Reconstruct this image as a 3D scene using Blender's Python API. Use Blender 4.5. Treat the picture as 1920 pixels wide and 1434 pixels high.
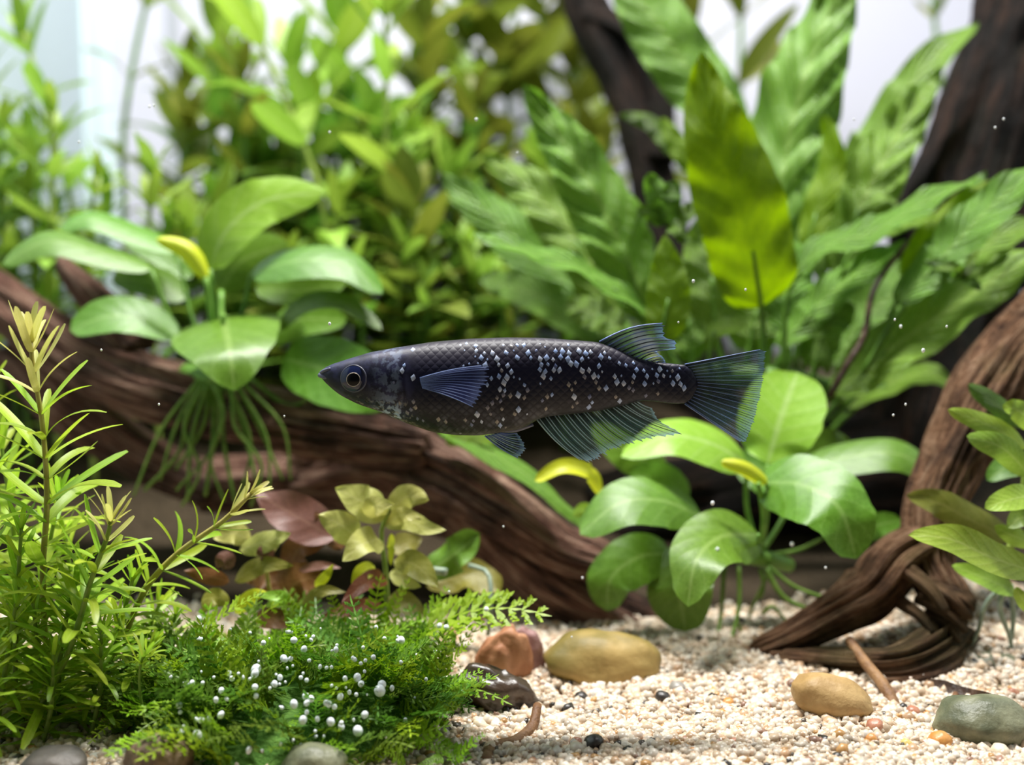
import bpy, math, random
import numpy as np
from mathutils import Vector, Matrix, noise

# ------------------------------------------------------------------ clear
for o in list(bpy.data.objects):
    bpy.data.objects.remove(o)
SC = bpy.context.scene
COL = SC.collection
RND = random.Random(7)
R = math.radians

# ------------------------------------------------------------------ camera (1 unit = 1 dm)
SC.unit_settings.scale_length = 0.1
FPX = 2059.0                                  # focal length in pixels of the 1920 x 1434 frame
CAM = Vector((0, 0, 0.5))
PITCH = R(5)
cd = bpy.data.cameras.new('camera')
cam = bpy.data.objects.new('camera', cd)
COL.objects.link(cam)
cam.location = CAM
cam.rotation_euler = (R(90) - PITCH, 0, 0)
cd.sensor_width = 36
cd.sensor_fit = 'HORIZONTAL'
cd.lens = 36 * FPX / 1920
cd.clip_start = 0.01
cd.clip_end = 50
cd.dof.use_dof = True
cd.dof.focus_distance = 1.225
cd.dof.aperture_fstop = 1.45
SC.camera = cam

# ------------------------------------------------------------------ light
SC.view_settings.view_transform = 'Standard'
SC.view_settings.look = 'None'
SC.view_settings.gamma = 1
SC.view_settings.use_curve_mapping = False
SC.view_settings.exposure = 0.08
w = bpy.data.worlds.new('room_light')
SC.world = w
w.use_nodes = True
w.node_tree.nodes['Background'].inputs[0].default_value = (0.86, 0.92, 1.0, 1)
w.node_tree.nodes['Background'].inputs[1].default_value = 0.07


def area(name, loc, tgt, sx, sy, power, col):
    l = bpy.data.lights.new(name, 'AREA')
    l.shape = 'RECTANGLE'
    l.size, l.size_y, l.energy, l.color = sx, sy, power, col
    o = bpy.data.objects.new(name, l)
    COL.objects.link(o)
    o.location = loc
    o.rotation_euler = (Vector(tgt) - Vector(loc)).to_track_quat('-Z', 'Y').to_euler()
    return o


area('tank_lamp_offscreen', (0.0, 1.75, 2.8), (0.0, 1.72, 0), 2.0, 0.18, 190, (1.0, 0.985, 0.95))    # the lamp bar over the tank, above the frame

# ------------------------------------------------------------------ helpers
CP, SP = math.cos(PITCH), math.sin(PITCH)


def ray(px, py):
    a, b = (px - 960) / FPX, (717 - py) / FPX
    return Vector((a, CP + b * SP, -SP + b * CP))


def V(px, py, y):
    """the point at distance y in front of the camera's place that this line of sight meets"""
    r = ray(px, py)
    return CAM + r * (y / r.y)


def S(y):
    return y / FPX


def lin(h):
    c = [int(h[i:i + 2], 16) / 255 for i in (0, 2, 4)]
    return tuple(x / 12.92 if x <= 0.04045 else ((x + 0.055) / 1.055) ** 2.4 for x in c) + (1,)


def mesh_obj(name, verts, faces, mat=None, parent=None, uv=None, smooth=True, origin=None):
    """one mesh object; verts in world space, stored relative to the parent's place"""
    o_ = origin if origin is not None else (parent_loc(parent) if parent else Vector((0, 0, 0)))
    me = bpy.data.meshes.new(name)
    me.from_pydata([tuple(Vector(v) - o_) for v in verts], [], faces)
    if uv is not None:
        l = me.uv_layers.new(name='UVMap')
        for lp in me.loops:
            l.data[lp.index].uv = uv[lp.vertex_index]
    if smooth:
        me.polygons.foreach_set('use_smooth', [True] * len(me.polygons))
    if mat:
        me.materials.append(mat)
    me.update()
    o = bpy.data.objects.new(name, me)
    COL.objects.link(o)
    if parent:
        o.parent = parent
        o.location = o_ - parent_loc(parent)
    else:
        o.location = o_
    return o


WL = {}


def parent_loc(p):
    return WL.get(p.name, Vector((0, 0, 0)))


def tag(o, label=None, cat=None, group=None, kind=None):
    for k, v in (('label', label), ('category', cat), ('group', group), ('kind', kind)):
        if v:
            o[k] = v
    return o


def thing(name, loc, label, cat, group=None):
    o = bpy.data.objects.new(name, None)
    o.empty_display_size = 0.05
    COL.objects.link(o)
    o.location = loc
    WL[o.name] = Vector(loc)
    return tag(o, label, cat, group)


def spline(pts, n):
    """Catmull-Rom through pts (Vectors or tuples), n samples"""
    P = [Vector(p) for p in pts]
    if len(P) == 2:
        return [P[0].lerp(P[1], i / (n - 1)) for i in range(n)]
    L = [0.0]
    for a, b in zip(P, P[1:]):
        L.append(L[-1] + max((b - a).length, 1e-9))
    out = []
    for i in range(n):
        s = L[-1] * i / (n - 1)
        k = 0
        while k < len(P) - 2 and s > L[k + 1]:
            k += 1
        u = (s - L[k]) / (L[k + 1] - L[k])
        p1, p2 = P[k], P[k + 1]
        p0 = P[k - 1] if k else p1 + (p1 - p2)
        p3 = P[k + 2] if k + 2 < len(P) else p2 + (p2 - p1)
        out.append(0.5 * ((2 * p1) + (p2 - p0) * u + (2 * p0 - 5 * p1 + 4 * p2 - p3) * u * u
                          + (3 * p1 - p0 - 3 * p2 + p3) * u ** 3))
    return out


def tangents(P):
    return [(P[min(i + 1, len(P) - 1)] - P[max(i - 1, 0)]).normalized() for i in range(len(P))]


def frames(P):
    T = tangents(P)
    n = T[0].cross(Vector((0, 1, 0)))
    if n.length < 1e-4:
        n = T[0].cross(Vector((1, 0, 0)))
    n.normalize()
    F = []
    for t in T:
        n = (n - t * n.dot(t)).normalized()
        F.append((t, n, t.cross(n)))
    return F


def tube(name, pts, radii, mat, parent=None, n=10, sides=7, cap=True, origin=None):
    P = spline(pts, n)
    F = frames(P)
    vs, fs, uv = [], [], []
    for i, (p, (t, a, b)) in enumerate(zip(P, F)):
        u = i / (n - 1)
        k = u * (len(radii) - 1)
        j = min(int(k), len(radii) - 2)
        r = radii[j] + (radii[j + 1] - radii[j]) * (k - j)
        for s in range(sides):
            an = 2 * math.pi * s / sides
            vs.append(p + (a * math.cos(an) + b * math.sin(an)) * r)
            uv.append((u, s / sides))
    for i in range(n - 1):
        for s in range(sides):
            s2 = (s + 1) % sides
            fs.append((i * sides + s, i * sides + s2, (i + 1) * sides + s2, (i + 1) * sides + s))
    if cap:
        fs.append(tuple(range(sides))[::-1])
        fs.append(tuple((n - 1) * sides + s for s in range(sides)))
    return mesh_obj(name, vs, fs, mat, parent, uv, origin=origin)


# ------------------------------------------------------------------ materials
class N:
    def __init__(self, name):
        self.m = bpy.data.materials.new(name)
        self.m.use_nodes = True
        self.t = self.m.node_tree
        self.t.nodes.clear()
        self.out = self.t.nodes.new('ShaderNodeOutputMaterial')

    def n(self, kind, **kw):
        nd = self.t.nodes.new('ShaderNode' + kind)
        for k, v in kw.items():
            if k in ('operation', 'blend_type', 'data_type', 'attribute_name', 'wave_type', 'feature', 'clamp', 'interpolation_type', 'use_clamp', 'bands_direction'):
                setattr(nd, k, v)
            else:
                self.set(nd.inputs[k.replace('_', ' ')], v)
        return nd

    def set(self, sock, v):
        if hasattr(v, 'outputs'):
            v = v.outputs[0]
        if isinstance(v, bpy.types.NodeSocket):
            self.t.links.new(v, sock)
        else:
            sock.default_value = v

    def math(self, op, a, b=0.0, c=0.0, clamp=False):
        nd = self.t.nodes.new('ShaderNodeMath')
        nd.operation = op
        nd.use_clamp = clamp
        self.set(nd.inputs[0], a)
        self.set(nd.inputs[1], b)
        self.set(nd.inputs[2], c)
        return nd.outputs[0]

    def mix(self, f, a, b, blend='MIX'):
        nd = self.t.nodes.new('ShaderNodeMix')
        nd.data_type = 'RGBA'
        nd.blend_type = blend
        self.set(nd.inputs[0], f)
        self.set(nd.inputs[6], a)
        self.set(nd.inputs[7], b)
        return nd.outputs[2]

    def ramp(self, f, stops):
        nd = self.t.nodes.new('ShaderNodeValToRGB')
        e = nd.color_ramp.elements
        while len(e) < len(stops):
            e.new(0.5)
        for x, (p, c) in zip(e, stops):
            x.position = p
            x.color = lin(c) if isinstance(c, str) else (c, c, c, 1)
        self.set(nd.inputs[0], f)
        return nd.outputs[0]

    def noise(self, scale, detail=4, coord=None, rough=0.55):
        nd = self.t.nodes.new('ShaderNodeTexNoise')
        nd.inputs['Scale'].default_value = scale
        nd.inputs['Detail'].default_value = detail
        nd.inputs['Roughness'].default_value = rough
        if coord is not None:
            self.set(nd.inputs['Vector'], coord)
        return nd.outputs[0]

    def smooth(self, v, lo, hi, a=0.0, b=1.0):
        nd = self.t.nodes.new('ShaderNodeMapRange')
        nd.interpolation_type = 'SMOOTHSTEP'
        self.set(nd.inputs[0], v)
        for i, x in enumerate((lo, hi, a, b)):
            nd.inputs[i + 1].default_value = x
        return nd.outputs[0]

    def bump(self, h, strength=0.4, dist=0.01):
        nd = self.t.nodes.new('ShaderNodeBump')
        nd.inputs['Strength'].default_value = strength
        nd.inputs['Distance'].default_value = dist
        self.set(nd.inputs['Height'], h)
        return nd.outputs[0]

    def pbr(self, col, rough=0.5, spec=0.5, normal=None, **kw):
        nd = self.t.nodes.new('ShaderNodeBsdfPrincipled')
        self.set(nd.inputs['Base Color'], lin(col) if isinstance(col, str) else col)
        self.set(nd.inputs['Roughness'], rough)
        self.set(nd.inputs['Specular IOR Level'], spec)
        if normal is not None:
            self.set(nd.inputs['Normal'], normal)
        for k, v in kw.items():
            self.set(nd.inputs[k.replace('_', ' ')], v)
        return nd.outputs[0]

    def done(self, sh):
        self.t.links.new(sh, self.out.inputs[0])
        return self.m


def leaf_mat(name, base, back, rib, trans=0.35, veins=10, rough=0.33, blotch=None, vein_amt=0.35, bump=0.25, var=0.12):
    k = N(name)
    uv = k.n('TexCoord').outputs['UV']
    sep = k.n('SeparateXYZ', Vector=uv)
    u, v = sep.outputs[0], sep.outputs[1]
    av = k.math('ABSOLUTE', k.math('SUBTRACT', v, 0.5))
    av = k.math('MULTIPLY', av, 2.0)
    rib_m = k.smooth(av, 0.03, 0.11, 1, 0)
    wv = k.math('SUBTRACT', k.math('MULTIPLY', u, float(veins)), k.math('MULTIPLY', av, veins * 0.22))
    vs = k.math('ABSOLUTE', k.math('SINE', k.math('MULTIPLY', wv, math.pi)))
    vein = k.smooth(vs, 0.0, 0.30, 1, 0)
    nz = k.noise(60, 4)
    nz = k.math('ADD', k.math('MULTIPLY', nz, 0.6), k.math('MULTIPLY', k.noise(14, 3), 0.4))
    c = k.mix(k.smooth(nz, 0.38, 0.62), lin(base), lin(back))
    c = k.mix(k.math('MULTIPLY', vein, vein_amt), c, lin(rib))
    c = k.mix(k.math('MULTIPLY', rib_m, 0.42), c, lin(rib))
    if blotch:
        b = k.smooth(k.noise(170, 3), 0.60, 0.68)
        c = k.mix(k.math('MULTIPLY', b, 0.6), c, lin(blotch))
    rnd = k.n('ObjectInfo').outputs['Random']
    hsv = k.n('HueSaturation')
    k.set(hsv.inputs['Color'], c)
    k.set(hsv.inputs['Hue'], k.smooth(rnd, 0, 1, 0.480 - var * 0.12, 0.480 + var * 0.12))
    k.set(hsv.inputs['Saturation'], 1.08)
    k.set(hsv.inputs['Value'], k.smooth(k.math('FRACT', k.math('MULTIPLY', rnd, 7.3)), 0, 1, 1 - var, 1 + var))
    c = hsv.outputs[0]
    h = k.math('ADD', k.math('MULTIPLY', vs, 0.5), k.math('MULTIPLY', k.noise(90, 3), 0.5))
    nb = k.bump(h, bump, 0.004)
    p = k.pbr(c, rough, 0.5, nb)
    tr = k.n('BsdfTranslucent')
    tc = k.mix(0.45, c, (c_y := lin('c8e020')), 'MULTIPLY')
    k.set(tr.inputs[0], k.mix(0.5, c, tc))
    mx = k.n('MixShader')
    k.set(mx.inputs[0], trans)
    k.t.links.new(p, mx.inputs[1])
    k.t.links.new(tr.outputs[0], mx.inputs[2])
    return k.done(mx.outputs[0])


def plain_mat(name, a, b, scale=20, rough=0.5, spec=0.4, bump=0.3, lo=0.35, hi=0.65, dist=0.01, trans=0.0):
    k = N(name)
    co = k.n('TexCoord').outputs['Object']
    nz = k.noise(scale, 6, co)
    c = k.mix(k.smooth(nz, lo, hi), lin(a), lin(b))
    p = k.pbr(c, rough, spec, k.bump(k.noise(scale * 2.5, 6, co), bump, dist))
    if trans:
        tr = k.n('BsdfTranslucent')
        k.set(tr.inputs[0], c)
        mx = k.n('MixShader')
        k.set(mx.inputs[0], trans)
        k.t.links.new(p, mx.inputs[1])
        k.t.links.new(tr.outputs[0], mx.inputs[2])
        p = mx.outputs[0]
    return k.done(p)


def wood_mat(name, dark, mid, light, moss=None, moss_amt=0.5, bump=0.8, light_at=0.62, along=3.0):
    k = N(name)
    uv = k.n('TexCoord').outputs['UV']
    ob = k.n('TexCoord').outputs['Object']
    mp = k.n('Mapping', Vector=uv)
    mp.inputs['Scale'].default_value = (along, 22, 1)
    g = k.noise(1.6, 8, mp.outputs[0], 0.65)
    mp2 = k.n('Mapping', Vector=uv)
    mp2.inputs['Scale'].default_value = (along * 4, 90, 1)
    f = k.noise(1.5, 6, mp2.outputs[0], 0.7)
    bl = k.noise(9, 4, ob)
    g2 = k.math('ADD', k.math('MULTIPLY', g, 0.7), k.math('MULTIPLY', f, 0.3))
    c = k.ramp(g2, [(0.38, dark), (0.50, mid), (light_at, light)])
    c = k.mix(k.smooth(bl, 0.50, 0.66, 0, 0.7), c, lin(dark))
    if moss:
        c = k.mix(k.smooth(k.noise(6, 5, ob), 0.50, 0.66, 0, moss_amt), c, lin(moss))
    hh = k.math('ADD', g2, k.math('MULTIPLY', k.noise(38, 7, ob, 0.7), 0.7))
    p = k.pbr(c, 0.7, 0.18, k.bump(hh, bump, 0.035))
    return k.done(p)


M = {}
M['anubias'] = leaf_mat('anubias_green', '4a7a26', '60923c', '90b46c', 0.22, 7, 0.34, 'a8c878', 0.18, 0.18, 0.10)
M['anubias_light'] = leaf_mat('anubias_light_green', '86bc4a', '9ccc5e', 'c4e09c', 0.35, 6, 0.36, None, 0.22, 0.15, 0.05)
M['anubias_new'] = leaf_mat('new_leaf_yellow', 'c4d846', 'd2e25a', 'dcea80', 0.4, 5, 0.4, None, 0.1, 0.1, 0.04)
M['fern'] = leaf_mat('fern_green', '5c9030', '76a646', '9cc06c', 0.34, 15, 0.36, 'a6d080', 0.35, 0.9, 0.10)
M['fern_backlit'] = leaf_mat('fern_backlit', '6f9c1e', '84ae2c', '6c9828', 0.55, 14, 0.42, None, 0.25, 0.5, 0.04)  # yellower copy of the fern green, glow of backlight put into the leaf colour
M['needle'] = leaf_mat('needle_leaf_green', '94c044', 'aacc5a', 'c4d880', 0.48, 4, 0.38, None, 0.06, 0.08, 0.16)
M['needle_tip'] = leaf_mat('needle_leaf_pale', 'cccf78', 'd8d890', 'e0dca0', 0.4, 4, 0.4, None, 0.05, 0.05, 0.06)
M['back_green'] = leaf_mat('stem_leaf_green', '5a8436', '729a48', '98b468', 0.36, 6, 0.45, None, 0.12, 0.1, 0.18)
M['back_lime'] = leaf_mat('stem_leaf_lime', '80aa48', '96bc5c', 'b4cc84', 0.40, 6, 0.45, None, 0.12, 0.1, 0.12)
M['back_olive'] = leaf_mat('stem_leaf_olive', '667832', '7c8c42', '98a45c', 0.42, 6, 0.45, None, 0.12, 0.1, 0.18)
M['ludwigia'] = leaf_mat('pale_leaf', 'b4bc68', 'c4c880', 'd4d498', 0.35, 7, 0.36, 'c0a070', 0.2, 0.2, 0.10)
M['ludwigia_brown'] = leaf_mat('brown_leaf', '6c4a28', '80603c', '90744c', 0.25, 7, 0.42, '7c5030', 0.2, 0.2, 0.14)
M['ludwigia_pink'] = leaf_mat('pinkish_leaf', '6c5040', '80604e', '90745e', 0.15, 7, 0.4, '9c6c5c', 0.15, 0.2, 0.08)
M['ludwigia_olive'] = leaf_mat('olive_leaf', '7c8438', '90944c', 'a8a868', 0.35, 7, 0.4, '9c7c44', 0.2, 0.2, 0.12)
M['edge'] = leaf_mat('edge_plant_green', '86b046', '9cc058', 'b8d080', 0.35, 9, 0.38, None, 0.25, 0.2, 0.10)
M['stem_green'] = plain_mat('stem_green', '7f9a3a', '98ac50', 40, 0.45, 0.4, 0.1, trans=0.15)
M['stem_brown'] = plain_mat('stem_brown', 'a89c50', 'bcb068', 40, 0.45, 0.4, 0.1, trans=0.1)
M['stem_dark'] = plain_mat('stem_dark', '48701c', '5c8428', 40, 0.45, 0.4, 0.1, trans=0.1)
M['petiole'] = plain_mat('petiole_green', '6c9c38', '80ac48', 40, 0.4, 0.4, 0.1, trans=0.2)
M['root'] = plain_mat('root_green', '5a7c28', '74903c', 60, 0.5, 0.3, 0.1, trans=0.1)
M['root_pale'] = plain_mat('root_pale', '8ca08c', 'a4b09c', 60, 0.4, 0.4, 0.1, trans=0.15)
M['moss'] = leaf_mat('moss_green', '5a8838', '749e46', '8cb058', 0.35, 3, 0.42, None, 0.05, 0.05, 0.2)
M['moss_bright'] = leaf_mat('moss_bright_green', '80b038', '96c048', 'a8cc5c', 0.4, 3, 0.42, None, 0.05, 0.05, 0.15)
M['moss_base'] = plain_mat('moss_depths', '5a8838', '749e46', 60, 0.8, 0.2, 0.8)
M['wood'] = wood_mat('driftwood_brown', '120a06', '8a6252', 'e0bca4', '2c3414', 0.12, 1.0, 0.64, 5.0)
M['wood_root'] = wood_mat('driftwood_root', '2c1a10', '8a6448', 'd0ac8c', '5c6030', 0.35, 1.0, 0.68, 9.0)
M['wood_dark'] = wood_mat('driftwood_black', '0a0705', '1e1510', '54382a', '2c3414', 0.2, 1.0, 0.66, 4.0)
M['stone_tan'] = plain_mat('stone_tan', '9c7c4c', 'c0a06c', 16, 0.55, 0.4, 0.35)
M['stone_tan_mossy'] = plain_mat('stone_tan_mossy', '6c6028', 'b4985c', 9, 0.55, 0.4, 0.35)
M['stone_orange'] = plain_mat('stone_orange', '9c6444', 'c08c68', 16, 0.55, 0.35, 0.4)
M['stone_mauve'] = plain_mat('stone_mauve', '8c6460', 'a88480', 18, 0.6, 0.35, 0.4)
M['stone_dark'] = plain_mat('stone_dark', '2c2018', '4c3c30', 14, 0.28, 0.6, 0.35)
M['stone_grey'] = plain_mat('stone_grey_green', '565a44', '848468', 22, 0.45, 0.45, 0.35)
M['stone_brown'] = plain_mat('stone_brown', '5c4838', '8c745c', 40, 0.5, 0.4, 0.6)
M['stone_slate'] = plain_mat('stone_slate', '484440', '605850', 20, 0.5, 0.4, 0.3)
M['twig'] = plain_mat('twig_brown', '6c4a30', '94704c', 30, 0.55, 0.35, 0.5)
M['twig_dark'] = plain_mat('twig_dark', '2c1c14', '543c2c', 30, 0.5, 0.4, 0.5)


def pebble_mat(name, hexa, hexb):
    return plain_mat(name, hexa, hexb, 60, 0.35, 0.5, 0.15)


for nm, a, b in (('black', '2a2624', '403a36'), ('orange', 'c08040', 'd89c58'), ('rust', 'a06850', 'bc8468'),
                 ('cream', 'dcc8a8', 'ecdcc4'), ('grey', '8c8880', 'a49c94'), ('white', 'd8d4cc', 'f0ece4'), ('yellow', 'c8b060', 'dcc880')):
    M['pebble_' + nm] = pebble_mat('pebble_' + nm, a, b)

k = N('bubble_white')
M['bubble'] = k.done(k.pbr((0.92, 0.96, 1.0, 1), 0.15, 0.6))
k = N('speck_white')
M['speck'] = k.done(k.pbr((0.9, 0.93, 0.95, 1), 0.4, 0.5))

# sand grains: colour of each grain in the mesh
k = N('sand_grain')
at = k.n('Attribute', attribute_name='grain')
p = k.pbr(at.outputs['Color'], 0.32, 0.5)
M['grain'] = k.done(p)
k = N('sand_bed')
ob = k.n('TexCoord').outputs['Object']
vo = k.n('TexVoronoi')
k.set(vo.inputs['Vector'], ob)
vo.inputs['Scale'].default_value = 120
c = k.mix(k.smooth(k.noise(3, 3, ob), 0.4, 0.6), lin('b8a488'), lin('a89478'))
c = k.mix(0.35, c, vo.outputs['Color'], 'MULTIPLY')
M['bed'] = k.done(k.pbr(c, 0.6, 0.3, k.bump(vo.outputs['Distance'], 0.6, 0.01)))
k = N('rear_soil')
ob = k.n('TexCoord').outputs['Object']
M['soil'] = k.done(k.pbr(k.mix(k.noise(30, 5, ob), lin('2c2418'), lin('463a2a')), 0.85, 0.2, k.bump(k.noise(60, 5, ob), 0.8, 0.02)))

# ------------------------------------------------------------------ the setting: a glass tank against a pale room
k = N('tank_back')
ob = k.n('TexCoord').outputs['Object']
c = lin('c8c7d4')
M['wall_back'] = k.done(k.pbr(c, 0.45, 0.3))
k = N('tank_side_glass')
M['wall_side'] = k.done(k.pbr('b0c0c6', 0.18, 0.5))
k = N('silicone_seam')
M['seam'] = k.done(k.pbr('dcecf2', 0.3, 0.5))
k = N('frame_grey')
M['frame'] = k.done(k.pbr('a8aab2', 0.5, 0.4))


def box(name, lo, hi, mat, kind='structure', parent=None):
    (a, b, c), (d, e, f) = lo, hi
    vs = [(a, b, c), (d, b, c), (d, e, c), (a, e, c), (a, b, f), (d, b, f), (d, e, f), (a, e, f)]
    fs = [(0, 3, 2, 1), (4, 5, 6, 7), (0, 1, 5, 4), (1, 2, 6, 5), (2, 3, 7, 6), (3, 0, 4, 7)]
    o = mesh_obj(name, vs, fs, mat, parent, smooth=False)
    if kind:
        o['kind'] = kind
    return o


YB, XL, XR = 3.4, -1.24, 1.9
box('wall_back', (XL - 0.06, YB, -0.1), (XR + 0.06, YB + 0.06, 2.6), M['wall_back'])
box('wall_left', (XL - 0.06, 0.35, -0.1), (XL, YB, 2.6), M['wall_side'])
box('wall_right', (XR, 0.35, -0.1), (XR + 0.06, YB, 2.6), M['wall_side'])
box('trim_1', (XL, YB - 0.03, 0.0), (XL + 0.035, YB, 2.6), M['seam'])
box('trim_2', (XL, YB - 0.16, 0.0), (XL + 0.012, YB - 0.06, 2.6), M['seam'])
box('trim_3', (XL + 0.20, YB - 0.012, 0.0), (XL + 0.235, YB, 2.6), M['frame'])


def gz(x, y):
    """height of the sand"""
    z = 0.012 * noise.noise(Vector((x * 3, y * 3, 0.3))) + 0.006 * noise.noise(Vector((x * 9, y * 9, 4)))
    t = min(1, max(0, (y - 1.66) / 0.85))
    z += 0.30 * t * t * (3 - 2 * t)
    z += 0.055 * math.exp(-((x - 0.68) ** 2 / 0.03 + (y - 1.62) ** 2 / 0.03))
    return z


nx, ny = 110, 120
vs, fs = [], []
for j in range(ny):
    for i in range(nx):
        x = XL + (XR - XL) * i / (nx - 1)
        y = 0.35 + (YB - 0.35) * j / (ny - 1)
        vs.append((x, y, gz(x, y) - 0.004))
for j in range(ny - 1):
    for i in range(nx - 1):
        q = j * nx + i
        fs.append((q, q + 1, q + nx + 1, q + nx))
fl = mesh_obj('floor', vs, fs, M['bed'])
fl['kind'] = 'structure'
fl.data.materials.append(M['soil'])
for p in fl.data.polygons:
    if p.center[1] > 1.66:
        p.material_index = 1


def ground(px, py):
    """the point of the sand that this line of sight meets"""
    r = ray(px, py)
    t = -CAM.z / r.z
    for _ in range(6):
        q = CAM + r * t
        t = (gz(q.x, q.y) - CAM.z) / r.z
    return CAM + r * t


# sand grains (nobody could count them): one mesh of small irregular grains
def ico():
    g = (1 + 5 ** 0.5) / 2
    v = np.array([(-1, g, 0), (1, g, 0), (-1, -g, 0), (1, -g, 0), (0, -1, g), (0, 1, g), (0, -1, -g), (0, 1, -g), (g, 0, -1), (g, 0, 1), (-g, 0, -1), (-g, 0, 1)], float)
    v /= np.linalg.norm(v[0])
    f = np.array([(0, 11, 5), (0, 5, 1), (0, 1, 7), (0, 7, 10), (0, 10, 11), (1, 5, 9), (5, 11, 4), (11, 10, 2), (10, 7, 6), (7, 1, 8), (3, 9, 4), (3, 4, 2), (3, 2, 6), (3, 6, 8), (3, 8, 9), (4, 9, 5), (2, 4, 11), (6, 2, 10), (8, 6, 7), (9, 8, 1)])
    return v, f


def make_grains(n, seed):
    rs = np.random.RandomState(seed)
    iv, jf = ico()
    y = 1.0 + 0.72 * rs.rand(n * 2) ** 1.15
    x = -0.52 * y + rs.rand(n * 2) * 1.04 * y
    keep = y < 1.66 + 0.02 * rs.randn(n * 2)
    x, y = x[keep][:n], y[keep][:n]
    n = len(x)
    z = np.array([gz(a, b) for a, b in zip(x, y)])
    r = (0.0030 + 0.0034 * rs.rand(n) ** 2) * (0.75 + 0.3 * y)
    z = z + (rs.rand(n) - 0.4) * 0.009
    sc = r[:, None] * (0.7 + 0.7 * rs.rand(n, 3))
    a = rs.rand(n) * 6.283
    b = rs.rand(n) * 6.283
    v = iv[None] * (0.82 + 0.36 * rs.rand(n, 12, 1)) * sc[:, None, :]
    ca, sa, cb, sb = np.cos(a)[:, None], np.sin(a)[:, None], np.cos(b)[:, None], np.sin(b)[:, None]
    X, Y, Z = v[..., 0], v[..., 1], v[..., 2]
    X, Z = X * cb - Z * sb, X * sb + Z * cb
    X, Y = X * ca - Y * sa, X * sa + Y * ca
    v = np.stack([X + x[:, None], Y + y[:, None], Z + z[:, None]], -1).reshape(-1, 3)
    f = (jf[None] + (np.arange(n) * 12)[:, None, None]).reshape(-1, 3)
    me = bpy.data.meshes.new('sand_grains')
    me.vertices.add(len(v))
    me.vertices.foreach_set('co', v.astype(np.float32).ravel())
    me.loops.add(f.size)
    me.loops.foreach_set('vertex_index', f.astype(np.int32).ravel())
    me.polygons.add(len(f))
    me.polygons.foreach_set('loop_start', (np.arange(len(f)) * 3).astype(np.int32))
    me.polygons.foreach_set('use_smooth', np.ones(len(f), bool))
    pal = np.array([lin(h)[:3] for h in ('e8dccc', 'f2ece2', 'e0ccb4', 'd8c4ac', 'eee4d6', 'd2c8ba', 'e6d2c0', 'c8a888', 'c89c64', 'a08070', '605850', '3a3634')])
    pr = np.array([.2, .17, .14, .1, .15, .07, .07, .04, .02, .015, .012, .013])
    ci = rs.choice(len(pal), n, p=pr / pr.sum())
    col = pal[ci] * (0.60 + 0.35 * rs.rand(n, 1)) * np.array([1.03, 0.965, 0.89])
    c4 = np.ones((n, 12, 4), np.float32)
    c4[..., :3] = np.clip(col, 0, 1)[:, None, :]
    at_ = me.color_attributes.new('grain', 'FLOAT_COLOR', 'POINT')
    at_.data.foreach_set('color', c4.ravel())
    me.materials.append(M['grain'])
    me.update()
    me.validate()
    o = bpy.data.objects.new('sand_grains', me)
    COL.objects.link(o)
    return o


tag(make_grains(56000, 3), 'loose pale cream sand grains covering the tank bottom', 'sand', kind='stuff')

# ------------------------------------------------------------------ leaf builders
AWAY = Vector((0, 1, 0))


def leaf(parent, pts, half, mat, roll=0.0, a=0.5, b=0.65, cup=-0.12, wave=0.0, wfreq=6, crinkle=0.0, nu=22, nv=8, name='leaf', twist=0.0, seed=None):
    """a blade along pts [(px, py, y)...]; half = half width in pixels at its own distance; roll turns it about its midrib"""
    sd = seed if seed is not None else RND.random() * 50
    P = spline([V(*p) for p in pts], nu + 1)
    T = tangents(P)
    roll = math.copysign(abs(roll), P[-1].x - P[0].x)     # the upper side shows
    ym = sum(p[2] for p in pts) / len(pts)
    hw = half * S(ym)
    tm = a / (a + b)
    mx = tm ** a * (1 - tm) ** b
    vs, fs, uv = [], [], []
    for i, (p, t) in enumerate(zip(P, T)):
        u = i / nu
        wd = (max(u, 0.0) ** a) * (max(1 - u, 0.0) ** b) / mx
        wd = max(wd, 0.02) * hw
        view = (p - CAM).normalized()
        s0 = t.cross(view)
        if s0.length < 1e-3:
            s0 = Vector((1, 0, 0))
        s0.normalize()
        rr = R(roll + twist * (u - 0.5))
        n0 = s0.cross(t).normalized()
        side = s0 * math.cos(rr) + n0 * math.sin(rr)
        nrm = side.cross(t).normalized()
        if nrm.z < 0 and abs(nrm.z) > 0.3:
            nrm = -nrm
        for j in range(nv + 1):
            s = -1 + 2 * j / nv
            off = cup * wd * (s * s)
            off += wave * hw * abs(s) * math.sin(u * wfreq * 6.283 + (1.3 if s > 0 else 0) + sd)
            if crinkle:
                off += crinkle * hw * math.sin((u * 15 - abs(s) * 2.6) * 3.1416 * 1.0 + (0.8 if s > 0 else 0)) * (0.25 + 0.75 * abs(s)) * (abs(s) > 0.05)
                off += crinkle * 0.6 * hw * noise.noise(Vector((u * 9, s * 2.5, sd)))
            jag = 1 + (0.05 * noise.noise(Vector((u * 8, j * 0.2 + sd, 1))) if abs(s) == 1 else 0)
            vs.append(p + side * (s * wd * jag) + nrm * off)
            uv.append((u, j / nv))
    for i in range(nu):
        for j in range(nv):
            q = i * (nv + 1) + j
            fs.append((q, q + 1, q + nv + 2, q + nv + 1))
    return mesh_obj(name, vs, fs, mat, parent, uv)


def stalk(parent, pts, r0, r1, mat, name='petiole', n=10, sides=6):
    ym = sum(p[2] for p in pts) / len(pts)
    return tube(name, [V(*p) for p in pts], [r0 * S(ym), r1 * S(ym)], mat, parent, n=n, sides=sides)


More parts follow.
